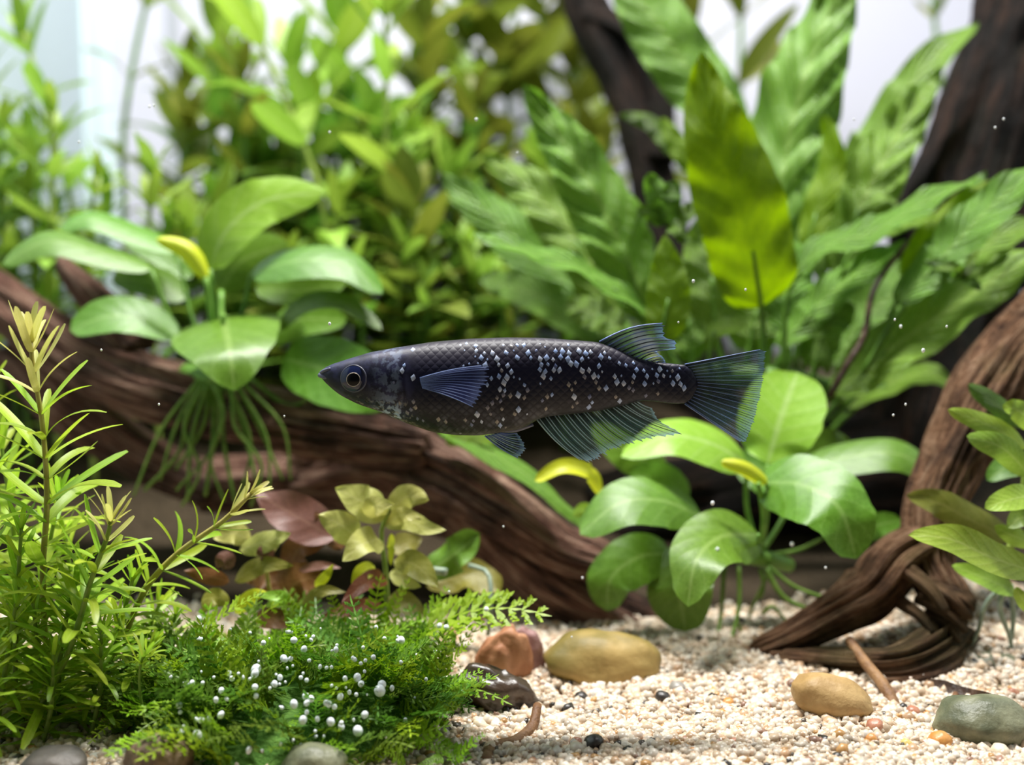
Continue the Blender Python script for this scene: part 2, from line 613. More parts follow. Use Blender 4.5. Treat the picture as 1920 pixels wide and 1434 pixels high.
def proto_leaf(wid, curl, a, b, nu=9, nv=3, cup=0.2, twist=0.0):
    """mesh of a leaf of length 1 along +X, face up; curl bends it"""
    tm = a / (a + b)
    mx = tm ** a * (1 - tm) ** b
    vs, fs, uv = [], [], []
    x = z = 0.0
    for i in range(nu + 1):
        u = i / nu
        an = curl * (u - 0.25)
        if i:
            x += math.cos(an) / nu
            z -= math.sin(an) / nu
        wd = max((u ** a) * ((1 - u) ** b) / mx, 0.22 if u == 0 else (0.38 if wid < 0.09 else 0.06)) * wid
        for j in range(nv + 1):
            s = -1 + 2 * j / nv
            tw = twist * u
            vs.append((x, s * wd * math.cos(tw), z + s * wd * math.sin(tw) + cup * wd * s * s))
            uv.append((u, j / nv))
    for i in range(nu):
        for j in range(nv):
            q = i * (nv + 1) + j
            fs.append((q, q + 1, q + nv + 2, q + nv + 1))
    me = bpy.data.meshes.new('leaf')
    me.from_pydata(vs, [], fs)
    l = me.uv_layers.new(name='UVMap')
    for lp in me.loops:
        l.data[lp.index].uv = uv[lp.vertex_index]
    me.polygons.foreach_set('use_smooth', [True] * len(fs))
    return me


def with_mat(me, mat):
    m2 = me.copy()
    m2.materials.append(mat)
    return m2


PROTO = {}
for key, wid, aa, bb in (('needle', 0.072, 0.22, 0.20), ('lance', 0.13, 0.55, 0.7), ('broad', 0.20, 0.55, 0.75)):
    PROTO[key] = [proto_leaf(wid * f, c, aa, bb, twist=tw) for f, c, tw in ((1, 0.25, 0.1), (0.9, 0.6, -0.2), (1.1, 0.95, 0.25), (1, -0.25, 0.3), (0.85, 1.35, 0.0))]
CACHE = {}


def put_leaf(parent, base, d, nrm, length, kind, variant, mat, wscale=1.0):
    key = (kind, variant, mat)
    if key not in CACHE:
        CACHE[key] = with_mat(PROTO[kind][variant], M[mat])
    o = bpy.data.objects.new('leaf', CACHE[key])
    COL.objects.link(o)
    d = d.normalized()
    nrm = (nrm - d * nrm.dot(d)).normalized()
    side = nrm.cross(d)
    m = Matrix((d * length, side * length * wscale, nrm * length)).transposed().to_4x4()
    m.translation = base - parent_loc(parent)
    o.parent = parent
    o.matrix_local = m
    return o


def stem_plant(name, label, pts, kind, llen, mats, nodes, whorl, group=None, r=4.0, stem='stem_green', cat='aquarium plant', spread=(22, 80), top=0.55, seed=0, bare=0.0, crown=5, flat=0.0, lenj=0.25):
    """a rooted stem with whorls of leaves; pts [(px, py, y)...] from base to tip; llen leaf length in pixels; mats (low, mid, tip)"""
    rs = random.Random(seed * 31 + 5)
    W = [V(*p) for p in pts]
    b = W[0]
    g = Vector((b.x + 0.01, b.y, gz(b.x, b.y) - 0.006))
    if b.z > g.z + 0.01:
        W = [g] + W
    root = thing(name, W[0], label, cat, group)
    y = sum(p[2] for p in pts) / len(pts)
    s = S(y)
    tube('stem', W, [r * s, r * s, r * s * 0.7], M[stem], root, n=22, sides=6)
    P = spline(W, 80)
    T = tangents(P)
    for i in range(nodes):
        t = bare + (1 - bare) * ((i + 0.5) / nodes) ** 0.9
        k_ = min(int(t * 79), 79)
        p, tg = P[k_], T[k_]
        al = R(spread[1] + (spread[0] - spread[1]) * t ** 2.2)
        a1 = tg.cross(Vector((0, 1, 0)))
        a1 = a1.normalized() if a1.length > 1e-3 else Vector((1, 0, 0))
        a2 = tg.cross(a1).normalized()
        ph = (i % 2) * math.pi / whorl + rs.uniform(-0.3, 0.3)
        L = llen * s * (1 - (1 - top) * max(0, (t - 0.6) / 0.4)) * rs.uniform(1 - lenj, 1 + lenj * 0.6)
        mt = mats[0] if t < 0.35 else (mats[1] if t < 0.84 else mats[2])
        for q in range(whorl):
            f = ph + 2 * math.pi * q / whorl
            rad = a1 * math.cos(f) + a2 * math.sin(f) * (1 - flat)
            rad.normalize()
            aa = al + R(rs.uniform(-12, 12))
            d = tg * math.cos(aa) + rad * math.sin(aa)
            v = rs.choice((0, 0, 1, 1, 2, 3, 4) if t < 0.8 else (0, 1, 3))
            put_leaf(root, p, d, tg, L * rs.uniform(0.85, 1.1), kind, v, mt)
    for q in range(crown):
        f = 2 * math.pi * q / crown + rs.random()
        tg = T[-1]
        a1 = tg.cross(Vector((0, 1, 0))).normalized()
        a2 = tg.cross(a1)
        aa = R(rs.uniform(8, spread[0] + 8))
        d = tg * math.cos(aa) + (a1 * math.cos(f) + a2 * math.sin(f)) * math.sin(aa)
        put_leaf(root, P[-1] - tg * 0.004, d, (a1 * -math.cos(f) + a2 * -math.sin(f)), llen * s * top * rs.uniform(0.6, 0.95), kind, 0, mats[2], 1.25)
    return root


# ------------------------------------------------------------------ driftwood
def wood(parent, name, path, mat, seed=0, n=70, sides=44, rough=0.24, fine=0.11, taper=(1, 1), squash=1.0):
    """path [(px, py, y, radius px)...]"""
    P = spline([V(p[0], p[1], p[2]) for p in path], n)
    rad = spline([Vector((p[3] * S(p[2]), 0, 0)) for p in path], n)
    F = frames(P)
    L = sum((b - a).length for a, b in zip(P, P[1:]))
    vs, fs, uv = [], [], []
    for i, (p, (t, a, b)) in enumerate(zip(P, F)):
        u = i / (n - 1)
        r0 = rad[i].x
        if u < 0.06:
            r0 *= taper[0] + (1 - taper[0]) * (u / 0.06) ** 0.5
        if u > 0.94:
            r0 *= taper[1] + (1 - taper[1]) * ((1 - u) / 0.06) ** 0.5
        for s in range(sides):
            an = 2 * math.pi * s / sides
            cx, cy = math.cos(an), math.sin(an)
            q = Vector((cx * 1.6, cy * 1.6, u * L * 2.2 + seed * 7.7))
            big = noise.noise(q) + 0.5 * noise.noise(q * 2.1)
            rid = abs(noise.noise(Vector((cx * 4.5, cy * 4.5, u * L * 2.6 + seed * 3.1))))
            fin = noise.noise(Vector((cx * 11, cy * 11, u * L * 6 + seed)))
            fi2 = noise.noise(Vector((cx * 22, cy * 22, u * L * 16 + seed)))
            pit = max(0.0, noise.noise(Vector((cx * 2.6, cy * 2.6, u * L * 9 + seed * 1.7))) - 0.15)
            rr = r0 * (1 + rough * big - rough * 0.9 * rid + fine * fin + 0.035 * fi2 - rough * 1.1 * pit)
            crk = abs(noise.noise(Vector((cx * 3.4, cy * 3.4, u * L * 1.6 + seed * 5.3))))
            rr -= r0 * 0.16 * max(0.0, 1 - crk / 0.07)
            sh = noise.noise(Vector((cx * 3, cy * 3, seed + 9.0))) * 0.5 * r0 * (1 if u in (0.0, 1.0) else 0)
            vs.append(p + (a * cx + b * cy * squash) * rr + t * sh)
            uv.append((u * L, s / sides * 0.9))
    for i in range(n - 1):
        for s in range(sides):
            s2 = (s + 1) % sides
            fs.append((i * sides + s, i * sides + s2, (i + 1) * sides + s2, (i + 1) * sides + s))
    for i, rv in ((0, True), (n - 1, False)):
        c_ = len(vs)
        vs.append(P[i] + F[i][0] * (0.25 * rad[i].x * (-1 if rv else 1)))
        uv.append((i / (n - 1) * L, 0.5))
        for s in range(sides):
            tri = (i * sides + s, c_, i * sides + (s + 1) % sides)
            fs.append(tri if rv else tri[::-1])
    return mesh_obj(name, vs, fs, mat, parent, uv)


# long log lying from the upper end at the broad-leaved plant down to the sand
root = thing('driftwood_log', ground(1180, 1200), 'long reddish brown driftwood log sloping down behind the fish under broad-leaved plant', 'driftwood')
wood(root, 'trunk', [(-80, 500, 1.86, 44), (30, 585, 1.84, 52), (180, 690, 1.80, 60), (360, 755, 1.75, 64), (540, 795, 1.70, 56), (690, 822, 1.68, 50), (800, 838, 1.66, 44)], M['wood'], 1, 150, 72, 0.30, taper=(1, 0.8))
wood(root, 'branch', [(560, 890, 1.82, 50), (720, 860, 1.75, 56), (840, 895, 1.67, 60), (960, 965, 1.62, 72), (1060, 1030, 1.60, 66), (1160, 1060, 1.58, 40)], M['wood'], 2, 130, 64, 0.32, taper=(0.7, 0.5))
wood(root, 'branch', [(860, 960, 1.72, 48), (960, 1040, 1.68, 70), (1060, 1110, 1.64, 78), (1180, 1175, 1.62, 66), (1300, 1210, 1.62, 50)], M['wood'], 5, 60, 40, 0.24)
wood(root, 'branch', [(380, 905, 1.86, 50), (520, 905, 1.84, 60), (680, 915, 1.8, 58), (860, 960, 1.78, 55), (960, 1040, 1.74, 50)], M['wood'], 15, 50, 40, 0.24)
wood(root, 'branch', [(110, 485, 1.83, 14), (140, 520, 1.82, 34), (185, 570, 1.81, 40), (260, 650, 1.80, 52)], M['wood'], 3, 36, 30, 0.16, taper=(0.3, 1))
wood(root, 'branch', [(20, 660, 1.90, 44), (140, 770, 1.86, 56), (270, 860, 1.84, 50), (400, 920, 1.84, 40)], M['wood'], 4, 46, 36, 0.24)

# root-like wood at the other side with a broken end
root = thing('driftwood_root', ground(1500, 1215), 'pale brown gnarled driftwood root with a splintered broken end above the sand', 'driftwood')
wood(root, 'trunk', [(1990, 560, 1.62, 62), (1900, 660, 1.60, 62), (1830, 770, 1.57, 60), (1780, 870, 1.54, 62), (1745, 960, 1.51, 66), (1740, 1050, 1.48, 76), (1770, 1110, 1.45, 66), (1805, 1150, 1.42, 46)], M['wood_root'], 6, 150, 72, 0.30, taper=(1, 0.75))
wood(root, 'branch', [(1760, 1010, 1.50, 44), (1680, 1050, 1.48, 46), (1630, 1110, 1.46, 56), (1560, 1150, 1.45, 48), (1490, 1190, 1.45, 38), (1410, 1222, 1.46, 24)], M['wood_root'], 7, 110, 56, 0.30, taper=(1, 0.5))
wood(root, 'branch', [(1615, 1075, 1.47, 24), (1600, 1110, 1.47, 30), (1570, 1150, 1.47, 40)], M['wood_root'], 8, 24, 26, 0.2, taper=(0.6, 1))
wood(root, 'branch', [(1430, 1236, 1.46, 26), (1500, 1240, 1.42, 40), (1590, 1248, 1.385, 50), (1680, 1248, 1.375, 50), (1745, 1222, 1.40, 44), (1790, 1180, 1.46, 44)], M['wood_root'], 9, 80, 48, 0.5, 0.2)
for i, (x0, y0, x1, y1, rr) in enumerate(((1740, 1090, 1822, 1160, 17), (1720, 1120, 1815, 1185, 14), (1690, 1130, 1750, 1190, 16), (1760, 1100, 1828, 1140, 15), (1700, 1070, 1775, 1150, 18), (1740, 1150, 1800, 1205, 14))):
    wood(root, 'splinter', [(x0, y0, 1.44, rr), ((x0 + x1) / 2 + 6, (y0 + y1) / 2 - 5, 1.41, rr), (x1, y1, 1.395, rr * 0.55)], M['wood_root'], 20 + i, 20, 16, 0.35, 0.15, taper=(1, 0.3))

root = thing('leaning_driftwood', V(1690, 700, 2.1), 'tall black driftwood trunk leaning upright behind the long-leaved fern', 'driftwood')
wood(root, 'trunk', [(1960, -90, 2.2, 96), (1895, 120, 2.18, 104), (1840, 300, 2.14, 112), (1790, 460, 2.1, 112), (1745, 620, 2.06, 112), (1700, 780, 2.02, 120), (1660, 950, 2.0, 120)], M['wood_dark'], 11, 140, 64, 0.26)
wood(root, 'branch', [(1990, -60, 2.25, 90), (1960, 150, 2.22, 110), (1930, 330, 2.2, 96), (1870, 500, 2.15, 80)], M['wood_dark'], 12, 40, 30, 0.2)
wood(root, 'base', [(1130, 960, 2.0, 80), (1330, 930, 1.96, 120), (1520, 900, 1.96, 130), (1720, 880, 2.0, 130)], M['wood_dark'], 16, 50, 40, 0.25)
root = thing('slender_driftwood', V(1240, 560, 2.4), 'thin black driftwood branch rising behind the fern leaves', 'driftwood')
wood(root, 'trunk', [(1070, -90, 2.5, 40), (1110, 30, 2.48, 44), (1165, 140, 2.45, 46), (1200, 240, 2.42, 46), (1225, 340, 2.4, 42), (1270, 520, 2.35, 50), (1340, 800, 2.3, 60)], M['wood_dark'], 13, 60, 30, 0.22)
wood(root, 'branch', [(1100, 20, 2.44, 16), (1190, 60, 2.4, 22), (1240, 160, 2.38, 26), (1235, 300, 2.37, 30)], M['wood_dark'], 14, 30, 24, 0.25)

# ------------------------------------------------------------------ broad-leaved plant beside the tail
LB = 'broad-leaved plant with glossy rounded leaves'
an = thing('broad_leaf_plant', V(1425, 1050, 1.57), 'glossy broad-leaved plant standing beside the tail fin, thin green roots reaching the sand', 'aquarium plant')
Y = 1.56


def petiole(parent, x1, y1, yd, x0=1425, y0=1040, yb=1.57, bend=0, r=6, mat='petiole'):
    stalk(parent, [(x0, y0, yb), ((x0 + x1) / 2 + bend, (y0 + y1) / 2, (yb + yd) / 2), (x1, y1, yd)], r, r * 0.75, M[mat])


leaf(an, [(1440, 868, 1.57), (1462, 790, 1.585), (1495, 698, 1.62)], 78, M['anubias_light'], 8, 0.42, 0.40, 0.10)
petiole(an, 1440, 870, 1.57, bend=4)
leaf(an, [(1402, 868, 1.60), (1330, 830, 1.58), (1250, 818, 1.56), (1165, 856, 1.55)], 62, M['anubias_light'], 52, 0.45, 0.6, -0.1)
petiole(an, 1400, 868, 1.60, bend=-12)
leaf(an, [(1316, 968, 1.53), (1240, 938, 1.50), (1160, 944, 1.48), (1088, 1002, 1.47)], 60, M['anubias'], 40, 0.45, 0.5, -0.1)
petiole(an, 1314, 968, 1.53, bend=-30, r=5)
leaf(an, [(1424, 1003, 1.52), (1352, 1006, 1.46), (1305, 1052, 1.40), (1290, 1137, 1.38)], 68, M['anubias'], 30, 0.42, 0.55, -0.12)
petiole(an, 1422, 1003, 1.47, r=5)
leaf(an, [(1420, 905, 1.52), (1500, 908, 1.47), (1572, 950, 1.42), (1606, 1047, 1.41)], 76, M['anubias'], -28, 0.42, 0.5, -0.12)
petiole(an, 1422, 906, 1.49, bend=8)
leaf(an, [(1490, 880, 1.64), (1580, 858, 1.63), (1680, 850, 1.62), (1758, 892, 1.62)], 48, M['anubias'], -48, 0.45, 0.5, -0.1)
petiole(an, 1492, 880, 1.64, bend=15)
leaf(an, [(1258, 1036, 1.55), (1195, 1045, 1.53), (1145, 1085, 1.52), (1138, 1145, 1.52)], 52, M['anubias'], 15, 0.42, 0.5, -0.1)
petiole(an, 1258, 1036, 1.55, bend=-20, r=5, mat='root')
leaf(an, [(1285, 1020, 1.54), (1275, 1100, 1.51), (1285, 1184, 1.51)], 64, M['anubias'], 15, 0.42, 0.5, -0.1)
petiole(an, 1287, 1022, 1.54, bend=-15, r=5, mat='root')
leaf(an, [(1440, 908, 1.50), (1395, 878, 1.49), (1352, 866, 1.49)], 14, M['anubias_new'], 0, 0.3, 0.4, 0.9, name='new_leaf')
petiole(an, 1438, 906, 1.50, bend=6, r=5)
leaf(an, [(1128, 926, 1.54), (1108, 888, 1.52), (1055, 876, 1.50), (1003, 902, 1.50)], 17, M['anubias_new'], 30, 0.35, 0.35, 0.3)
leaf(an, [(1380, 860, 1.68), (1430, 880, 1.66), (1480, 930, 1.64)], 46, M['anubias'], 20, 0.45, 0.5, 0.1)
leaf(an, [(1480, 900, 1.70), (1540, 845, 1.69), (1600, 840, 1.70)], 42, M['anubias'], 10, 0.45, 0.5, 0.1)
leaf(an, [(1600, 1012, 1.56), (1645, 985, 1.54), (1690, 975, 1.54)], 24, M['anubias'], 10, 0.45, 0.5, 0.1)
leaf(an, [(1250, 880, 1.66), (1180, 850, 1.65), (1110, 795, 1.66)], 36, M['anubias'], 15, 0.45, 0.6, 0.1)
leaf(an, [(1290, 940, 1.66), (1230, 900, 1.64), (1180, 890, 1.64)], 40, M['anubias'], 10, 0.45, 0.6, 0.1)
leaf(an, [(1110, 975, 1.55), (1095, 955, 1.54), (1075, 968, 1.54)], 14, M['anubias_light'], 10, 0.45, 0.6, 0.1)
stalk(an, [(1350, 1030, 1.60), (1425, 1045, 1.57), (1480, 1060, 1.60)], 20, 14, M['petiole'], 'rhizome', 10, 10)
for pts, r in (([(1440, 1062, 1.56), (1490, 1100, 1.54), (1550, 1122, 1.53)], 5), ([(1436, 1066, 1.55), (1470, 1120, 1.53), (1530, 1148, 1.52)], 6),
               ([(1425, 1066, 1.56), (1432, 1100, 1.55), (1426, 1122, 1.55)], 4), ([(1430, 1150, 1.53), (1450, 1138, 1.52), (1480, 1172, 1.52)], 4),
               ([(1385, 1060, 1.56), (1386, 1130, 1.54), (1372, 1195, 1.51), (1345, 1260, 1.46)], 5), ([(1358, 1060, 1.57), (1352, 1150, 1.55), (1336, 1248, 1.48)], 5),
               ([(1380, 1160, 1.53), (1395, 1200, 1.52), (1396, 1240, 1.5)], 3), ([(1340, 1060, 1.58), (1300, 1130, 1.58), (1225, 1210, 1.56)], 5),
               ([(1360, 1180, 1.58), (1310, 1210, 1.56), (1275, 1235, 1.53)], 3), ([(1450, 1040, 1.6), (1500, 1030, 1.62), (1560, 1000, 1.64)], 5), ([(1440, 1075, 1.6), (1400, 1180, 1.6), (1440, 1240, 1.56)], 4)):
    stalk(an, pts, r, r * 0.6, M['root'], 'root', 14, 6)

dr = thing('strap_leaf', V(1105, 992, 1.55), 'long green leaf draped along the top of the driftwood log', 'leaf')
leaf(dr, [(820, 806, 1.64), (900, 838, 1.61), (1000, 900, 1.58), (1105, 992, 1.55)], 26, M['fern'], 50, 0.45, 0.6, -0.1, 0.15, 2, 0.03, name='blade')
leaf(dr, [(835, 830, 1.62), (880, 812, 1.62), (930, 830, 1.61)], 18, M['fern_backlit'], 20, 0.45, 0.6, -0.1, 0.15, 2, 0.03, name='blade')

# ------------------------------------------------------------------ broad-leaved plant on the log
al = thing('broad_leaf_plant', V(405, 715, 1.72), 'grey-green broad-leaved plant growing on the driftwood log, its roots hanging over it', 'aquarium plant')


def pet2(x1, y1, yd, bend=0, r=7, mat='petiole'):
    petiole(al, x1, y1, yd, 405, 705, 1.72, bend, r, mat)


leaf(al, [(393, 505, 1.72), (425, 432, 1.72), (500, 375, 1.73), (608, 360, 1.74)], 52, M['anubias_light'], -25, 0.45, 0.6, -0.1)
pet2(394, 505, 1.72, 6)
leaf(al, [(470, 512, 1.72), (560, 488, 1.70), (650, 496, 1.69), (717, 550, 1.68)], 50, M['anubias'], -52, 0.45, 0.5, -0.1)
pet2(472, 512, 1.72, 10, 6, 'stem_dark')
leaf(al, [(480, 540, 1.76), (560, 545, 1.74), (650, 528, 1.74)], 30, M['anubias'], 25, 0.45, 0.5, 0.1)
leaf(al, [(412, 545, 1.80), (455, 488, 1.80), (540, 458, 1.82)], 44, M['anubias'], 10, 0.42, 0.5, 0.1)
pet2(415, 545, 1.79, 4)
leaf(al, [(418, 592, 1.74), (423, 615, 1.64), (432, 665, 1.56), (440, 732, 1.54)], 104, M['anubias'], 0, 0.30, 0.62, -0.10)
pet2(420, 590, 1.66, 0, 6)
leaf(al, [(335, 628, 1.71), (260, 596, 1.69), (195, 594, 1.68), (132, 620, 1.67)], 46, M['anubias'], 42, 0.42, 0.45, 0.1)
pet2(334, 628, 1.71, -8, 6, 'stem_dark')
leaf(al, [(285, 505, 1.74), (200, 478, 1.73), (90, 452, 1.72), (4, 496, 1.71)], 42, M['anubias'], 56, 0.45, 0.45, -0.12)
pet2(283, 505, 1.74, -20, 6, 'stem_dark')
leaf(al, [(335, 472, 1.78), (260, 440, 1.78), (170, 410, 1.77), (113, 430, 1.76)], 36, M['anubias'], 56, 0.45, 0.5, -0.1)
pet2(335, 474, 1.78, -12, 5, 'stem_dark')
leaf(al, [(388, 522, 1.70), (350, 470, 1.69), (292, 448, 1.69)], 18, M['anubias_new'], 0, 0.4, 0.5, 0.9, name='new_leaf')
pet2(386, 520, 1.70, 2, 7)
leaf(al, [(530, 672, 1.68), (600, 690, 1.66), (690, 720, 1.64), (760, 715, 1.64)], 66, M['anubias'], 12, 0.4, 0.5, 0.1)
leaf(al, [(520, 620, 1.72), (570, 572, 1.71), (640, 566, 1.70), (716, 618, 1.69)], 26, M['anubias'], 48, 0.45, 0.5, 0.1)
leaf(al, [(500, 640, 1.78), (560, 600, 1.78), (650, 600, 1.77)], 34, M['anubias'], 20, 0.45, 0.5, 0.1)
leaf(al, [(360, 520, 1.84), (300, 470, 1.85), (230, 440, 1.86)], 30, M['anubias'], 20, 0.45, 0.5, 0.1)
leaf(al, [(350, 560, 1.8), (290, 530, 1.8), (210, 520, 1.8)], 34, M['anubias'], 30, 0.45, 0.5, 0.1)
stalk(al, [(350, 700, 1.76), (405, 708, 1.72), (470, 705, 1.74)], 20, 16, M['petiole'], 'rhizome', 10, 10)
for pts, r in (([(385, 715, 1.68), (350, 790, 1.66), (335, 850, 1.66), (270, 920, 1.64)], 5), ([(395, 720, 1.67), (380, 800, 1.65), (330, 880, 1.64)], 5), ([(400, 720, 1.67), (400, 820, 1.65), (385, 930, 1.63)], 6),
               ([(415, 725, 1.67), (420, 830, 1.65), (440, 940, 1.62)], 5), ([(425, 725, 1.67), (455, 800, 1.65), (480, 900, 1.62)], 5), ([(390, 720, 1.66), (360, 820, 1.64), (352, 940, 1.62)], 5),
               ([(440, 720, 1.67), (480, 790, 1.65), (530, 900, 1.63)], 4), ([(470, 710, 1.7), (540, 760, 1.68), (590, 740, 1.66)], 5), ([(375, 715, 1.67), (330, 800, 1.65), (300, 900, 1.63)], 4), ([(410, 720, 1.66), (405, 830, 1.64), (330, 920, 1.62)], 4),
               ([(430, 722, 1.66), (470, 830, 1.64), (450, 930, 1.62)], 4), ([(445, 722, 1.66), (500, 820, 1.64), (505, 920, 1.62)], 4), ([(400, 722, 1.65), (420, 780, 1.63), (395, 860, 1.62), (420, 940, 1.61)], 4), ([(370, 715, 1.67), (300, 810, 1.65), (250, 930, 1.63)], 4),
               ([(435, 722, 1.65), (440, 800, 1.63), (490, 870, 1.62), (470, 950, 1.61)], 4), ([(380, 722, 1.65), (345, 800, 1.63), (375, 880, 1.62), (340, 950, 1.61)], 4), ([(455, 718, 1.67), (530, 800, 1.65), (545, 900, 1.63)], 4)):
    stalk(al, pts, r, r * 0.6, M['root'], 'root', 14, 6)

# ------------------------------------------------------------------ long-leaved fern
fe = thing('java_fern', V(1430, 660, 1.82), 'large fern with long crinkled upright leaves growing behind the fish', 'fern')
FERN = [
    # pts, half, mat, roll, a, b, crinkle, wave
    ([(1430, 575, 1.74), (1412, 470, 1.70), (1372, 330, 1.68), (1330, 200, 1.68), (1316, 100, 1.69)], 84, 'fern_backlit', 8, 0.32, 0.70, 0.05, 0.12),
    ([(1225, 600, 1.85), (1165, 460, 1.84), (1085, 310, 1.85), (982, 160, 1.88)], 64, 'fern', 12, 0.40, 0.72, 0.17, 0.16),
    ([(1170, 600, 1.94), (1080, 450, 1.95), (1000, 360, 1.97), (905, 290, 2.0)], 54, 'fern', -15, 0.42, 0.68, 0.09, 0.2),
    ([(1225, 595, 1.72), (1150, 540, 1.70), (1060, 490, 1.69), (970, 465, 1.69), (884, 434, 1.70)], 26, 'fern', 52, 0.4, 0.5, 0.06, 0.25),
    ([(1445, 600, 1.92), (1455, 440, 1.94), (1475, 280, 1.96), (1520, 110, 1.98), (1590, -60, 2.0)], 84, 'fern', 10, 0.40, 0.55, 0.18, 0.16),
    ([(1530, 520, 2.02), (1580, 380, 2.04), (1650, 250, 2.05), (1730, 130, 2.05), (1835, 40, 2.06)], 44, 'fern', -20, 0.45, 0.60, 0.02, 0.22),
    ([(1560, 510, 1.90), (1610, 390, 1.90), (1680, 260, 1.92), (1765, 125, 1.94)], 56, 'fern', 12, 0.38, 0.75, 0.17, 0.16),
    ([(1480, 520, 1.76), (1545, 462, 1.75), (1640, 432, 1.74), (1730, 380, 1.74), (1850, 326, 1.75)], 34, 'fern', 48, 0.4, 0.6, 0.06, 0.25),
    ([(1590, 455, 1.78), (1690, 425, 1.77), (1815, 398, 1.77)], 18, 'fern', 50, 0.4, 0.4, 0.04, 0.2),
    ([(1680, 570, 1.72), (1770, 478, 1.70), (1850, 395, 1.69), (1950, 310, 1.68)], 46, 'fern', -25, 0.45, 0.5, 0.05, 0.2),
    ([(1560, 740, 1.74), (1660, 660, 1.73), (1780, 580, 1.72), (1870, 520, 1.71), (1960, 470, 1.70)], 56, 'fern', -25, 0.42, 0.5, 0.07, 0.2),
    ([(1460, 650, 1.80), (1530, 575, 1.78), (1610, 510, 1.77), (1700, 450, 1.77)], 36, 'fern', 30, 0.42, 0.55, 0.06, 0.22),
    ([(1240, 640, 1.66), (1253, 560, 1.66), (1246, 440, 1.67)], 42, 'fern_backlit', 5, 0.42, 0.75, 0.03, 0.08),
    ([(1345, 620, 1.80), (1335, 520, 1.80), (1322, 400, 1.81)], 56, 'fern', 10, 0.42, 0.55, 0.03, 0.1),
    ([(1480, 640, 1.82), (1475, 550, 1.82), (1490, 450, 1.84)], 48, 'fern', 10, 0.42, 0.55, 0.03, 0.1),
    ([(1395, 250, 2.1), (1300, 140, 2.12), (1230, 40, 2.13), (1150, -70, 2.15)], 62, 'fern', 10, 0.42, 0.5, 0.05, 0.1),
    ([(1260, 290, 2.0), (1225, 235, 2.0), (1163, 214, 2.0)], 16, 'fern', 10, 0.45, 0.6, 0.02, 0.1),
    ([(1310, 330, 1.98), (1275, 280, 1.98), (1240, 220, 1.99)], 20, 'fern_backlit', 10, 0.45, 0.6, 0.02, 0.1),
    ([(1180, 640, 2.0), (1060, 530, 2.02), (940, 420, 2.04), (830, 330, 2.06)], 50, 'fern', 12, 0.42, 0.55, 0.04, 0.15),
    ([(1330, 660, 1.70), (1340, 620, 1.69), (1402, 606, 1.68)], 18, 'fern', 25, 0.5, 0.35, 0.02, 0.1),
    ([(1560, 690, 1.86), (1620, 600, 1.86), (1700, 530, 1.86), (1780, 480, 1.87)], 54, 'fern', 15, 0.42, 0.5, 0.04, 0.15),
    ([(1600, 720, 1.80), (1700, 640, 1.79), (1800, 590, 1.78)], 40, 'fern', 20, 0.42, 0.5, 0.04, 0.15),
    ([(1520, 690, 1.78), (1545, 620, 1.77), (1600, 570, 1.77)], 40, 'fern', 25, 0.42, 0.5, 0.05, 0.15),
    ([(1690, 520, 1.76), (1740, 450, 1.75), (1830, 370, 1.75), (1900, 340, 1.75)], 30, 'fern_backlit', 25, 0.42, 0.5, 0.05, 0.15),
    ([(1510, 470, 1.88), (1530, 400, 1.88), (1560, 300, 1.89), (1545, 215, 1.9)], 30, 'fern_backlit', 20, 0.42, 0.6, 0.05, 0.15),
    ([(1255, 640, 1.9), (1230, 560, 1.9), (1180, 480, 1.92)], 50, 'fern', 10, 0.42, 0.5, 0.04, 0.15),
    ([(1300, 680, 1.88), (1290, 600, 1.88), (1270, 500, 1.9)], 46, 'fern', 10, 0.42, 0.5, 0.04, 0.15),
    ([(1120, 640, 1.96), (1020, 560, 1.98), (900, 520, 2.0)], 36, 'fern', 20, 0.42, 0.5, 0.04, 0.15),
    ([(1400, 660, 1.84), (1420, 580, 1.84), (1430, 480, 1.86)], 60, 'fern', 10, 0.42, 0.5, 0.04, 0.15),
    ([(1580, 760, 1.84), (1660, 720, 1.83), (1740, 700, 1.82), (1790, 730, 1.82)], 26, 'fern', 30, 0.42, 0.5, 0.03, 0.15),
    ([(1700, 600, 1.80), (1780, 520, 1.79), (1880, 440, 1.79), (1960, 420, 1.78)], 36, 'fern', 20, 0.42, 0.5, 0.03, 0.15),
    ([(1170, 620, 1.80), (1120, 590, 1.80), (1060, 570, 1.80)], 34, 'fern', 20, 0.42, 0.5, 0.08, 0.15),
]
for pts, hf, mt, rl, a_, b_, cr, wv in FERN:
    leaf(fe, pts, hf, M[mt], rl, a_, b_, 0.12, wv, 3.2, cr, nu=64, nv=10, twist=14)
    x0, y0, yd = pts[0]
    if y0 > 430:
        stalk(fe, [(1430 + (x0 - 1430) * 0.75, max(y0 + 70, 700), yd), (x0, y0 + 25, yd), pts[1]], 7, 3, M['stem_dark'], 'leaf_stalk', 12, 6)
stalk(fe, [(1250, 720, 1.85), (1360, 705, 1.82), (1480, 715, 1.80), (1580, 740, 1.80)], 26, 22, M['stem_dark'], 'rhizome', 12, 8)
stalk(fe, [(1555, 745, 1.70), (1590, 680, 1.70), (1620, 630, 1.71), (1640, 540, 1.72), (1700, 455, 1.74)], 7, 5, M['twig_dark'], 'runner', 16, 8)
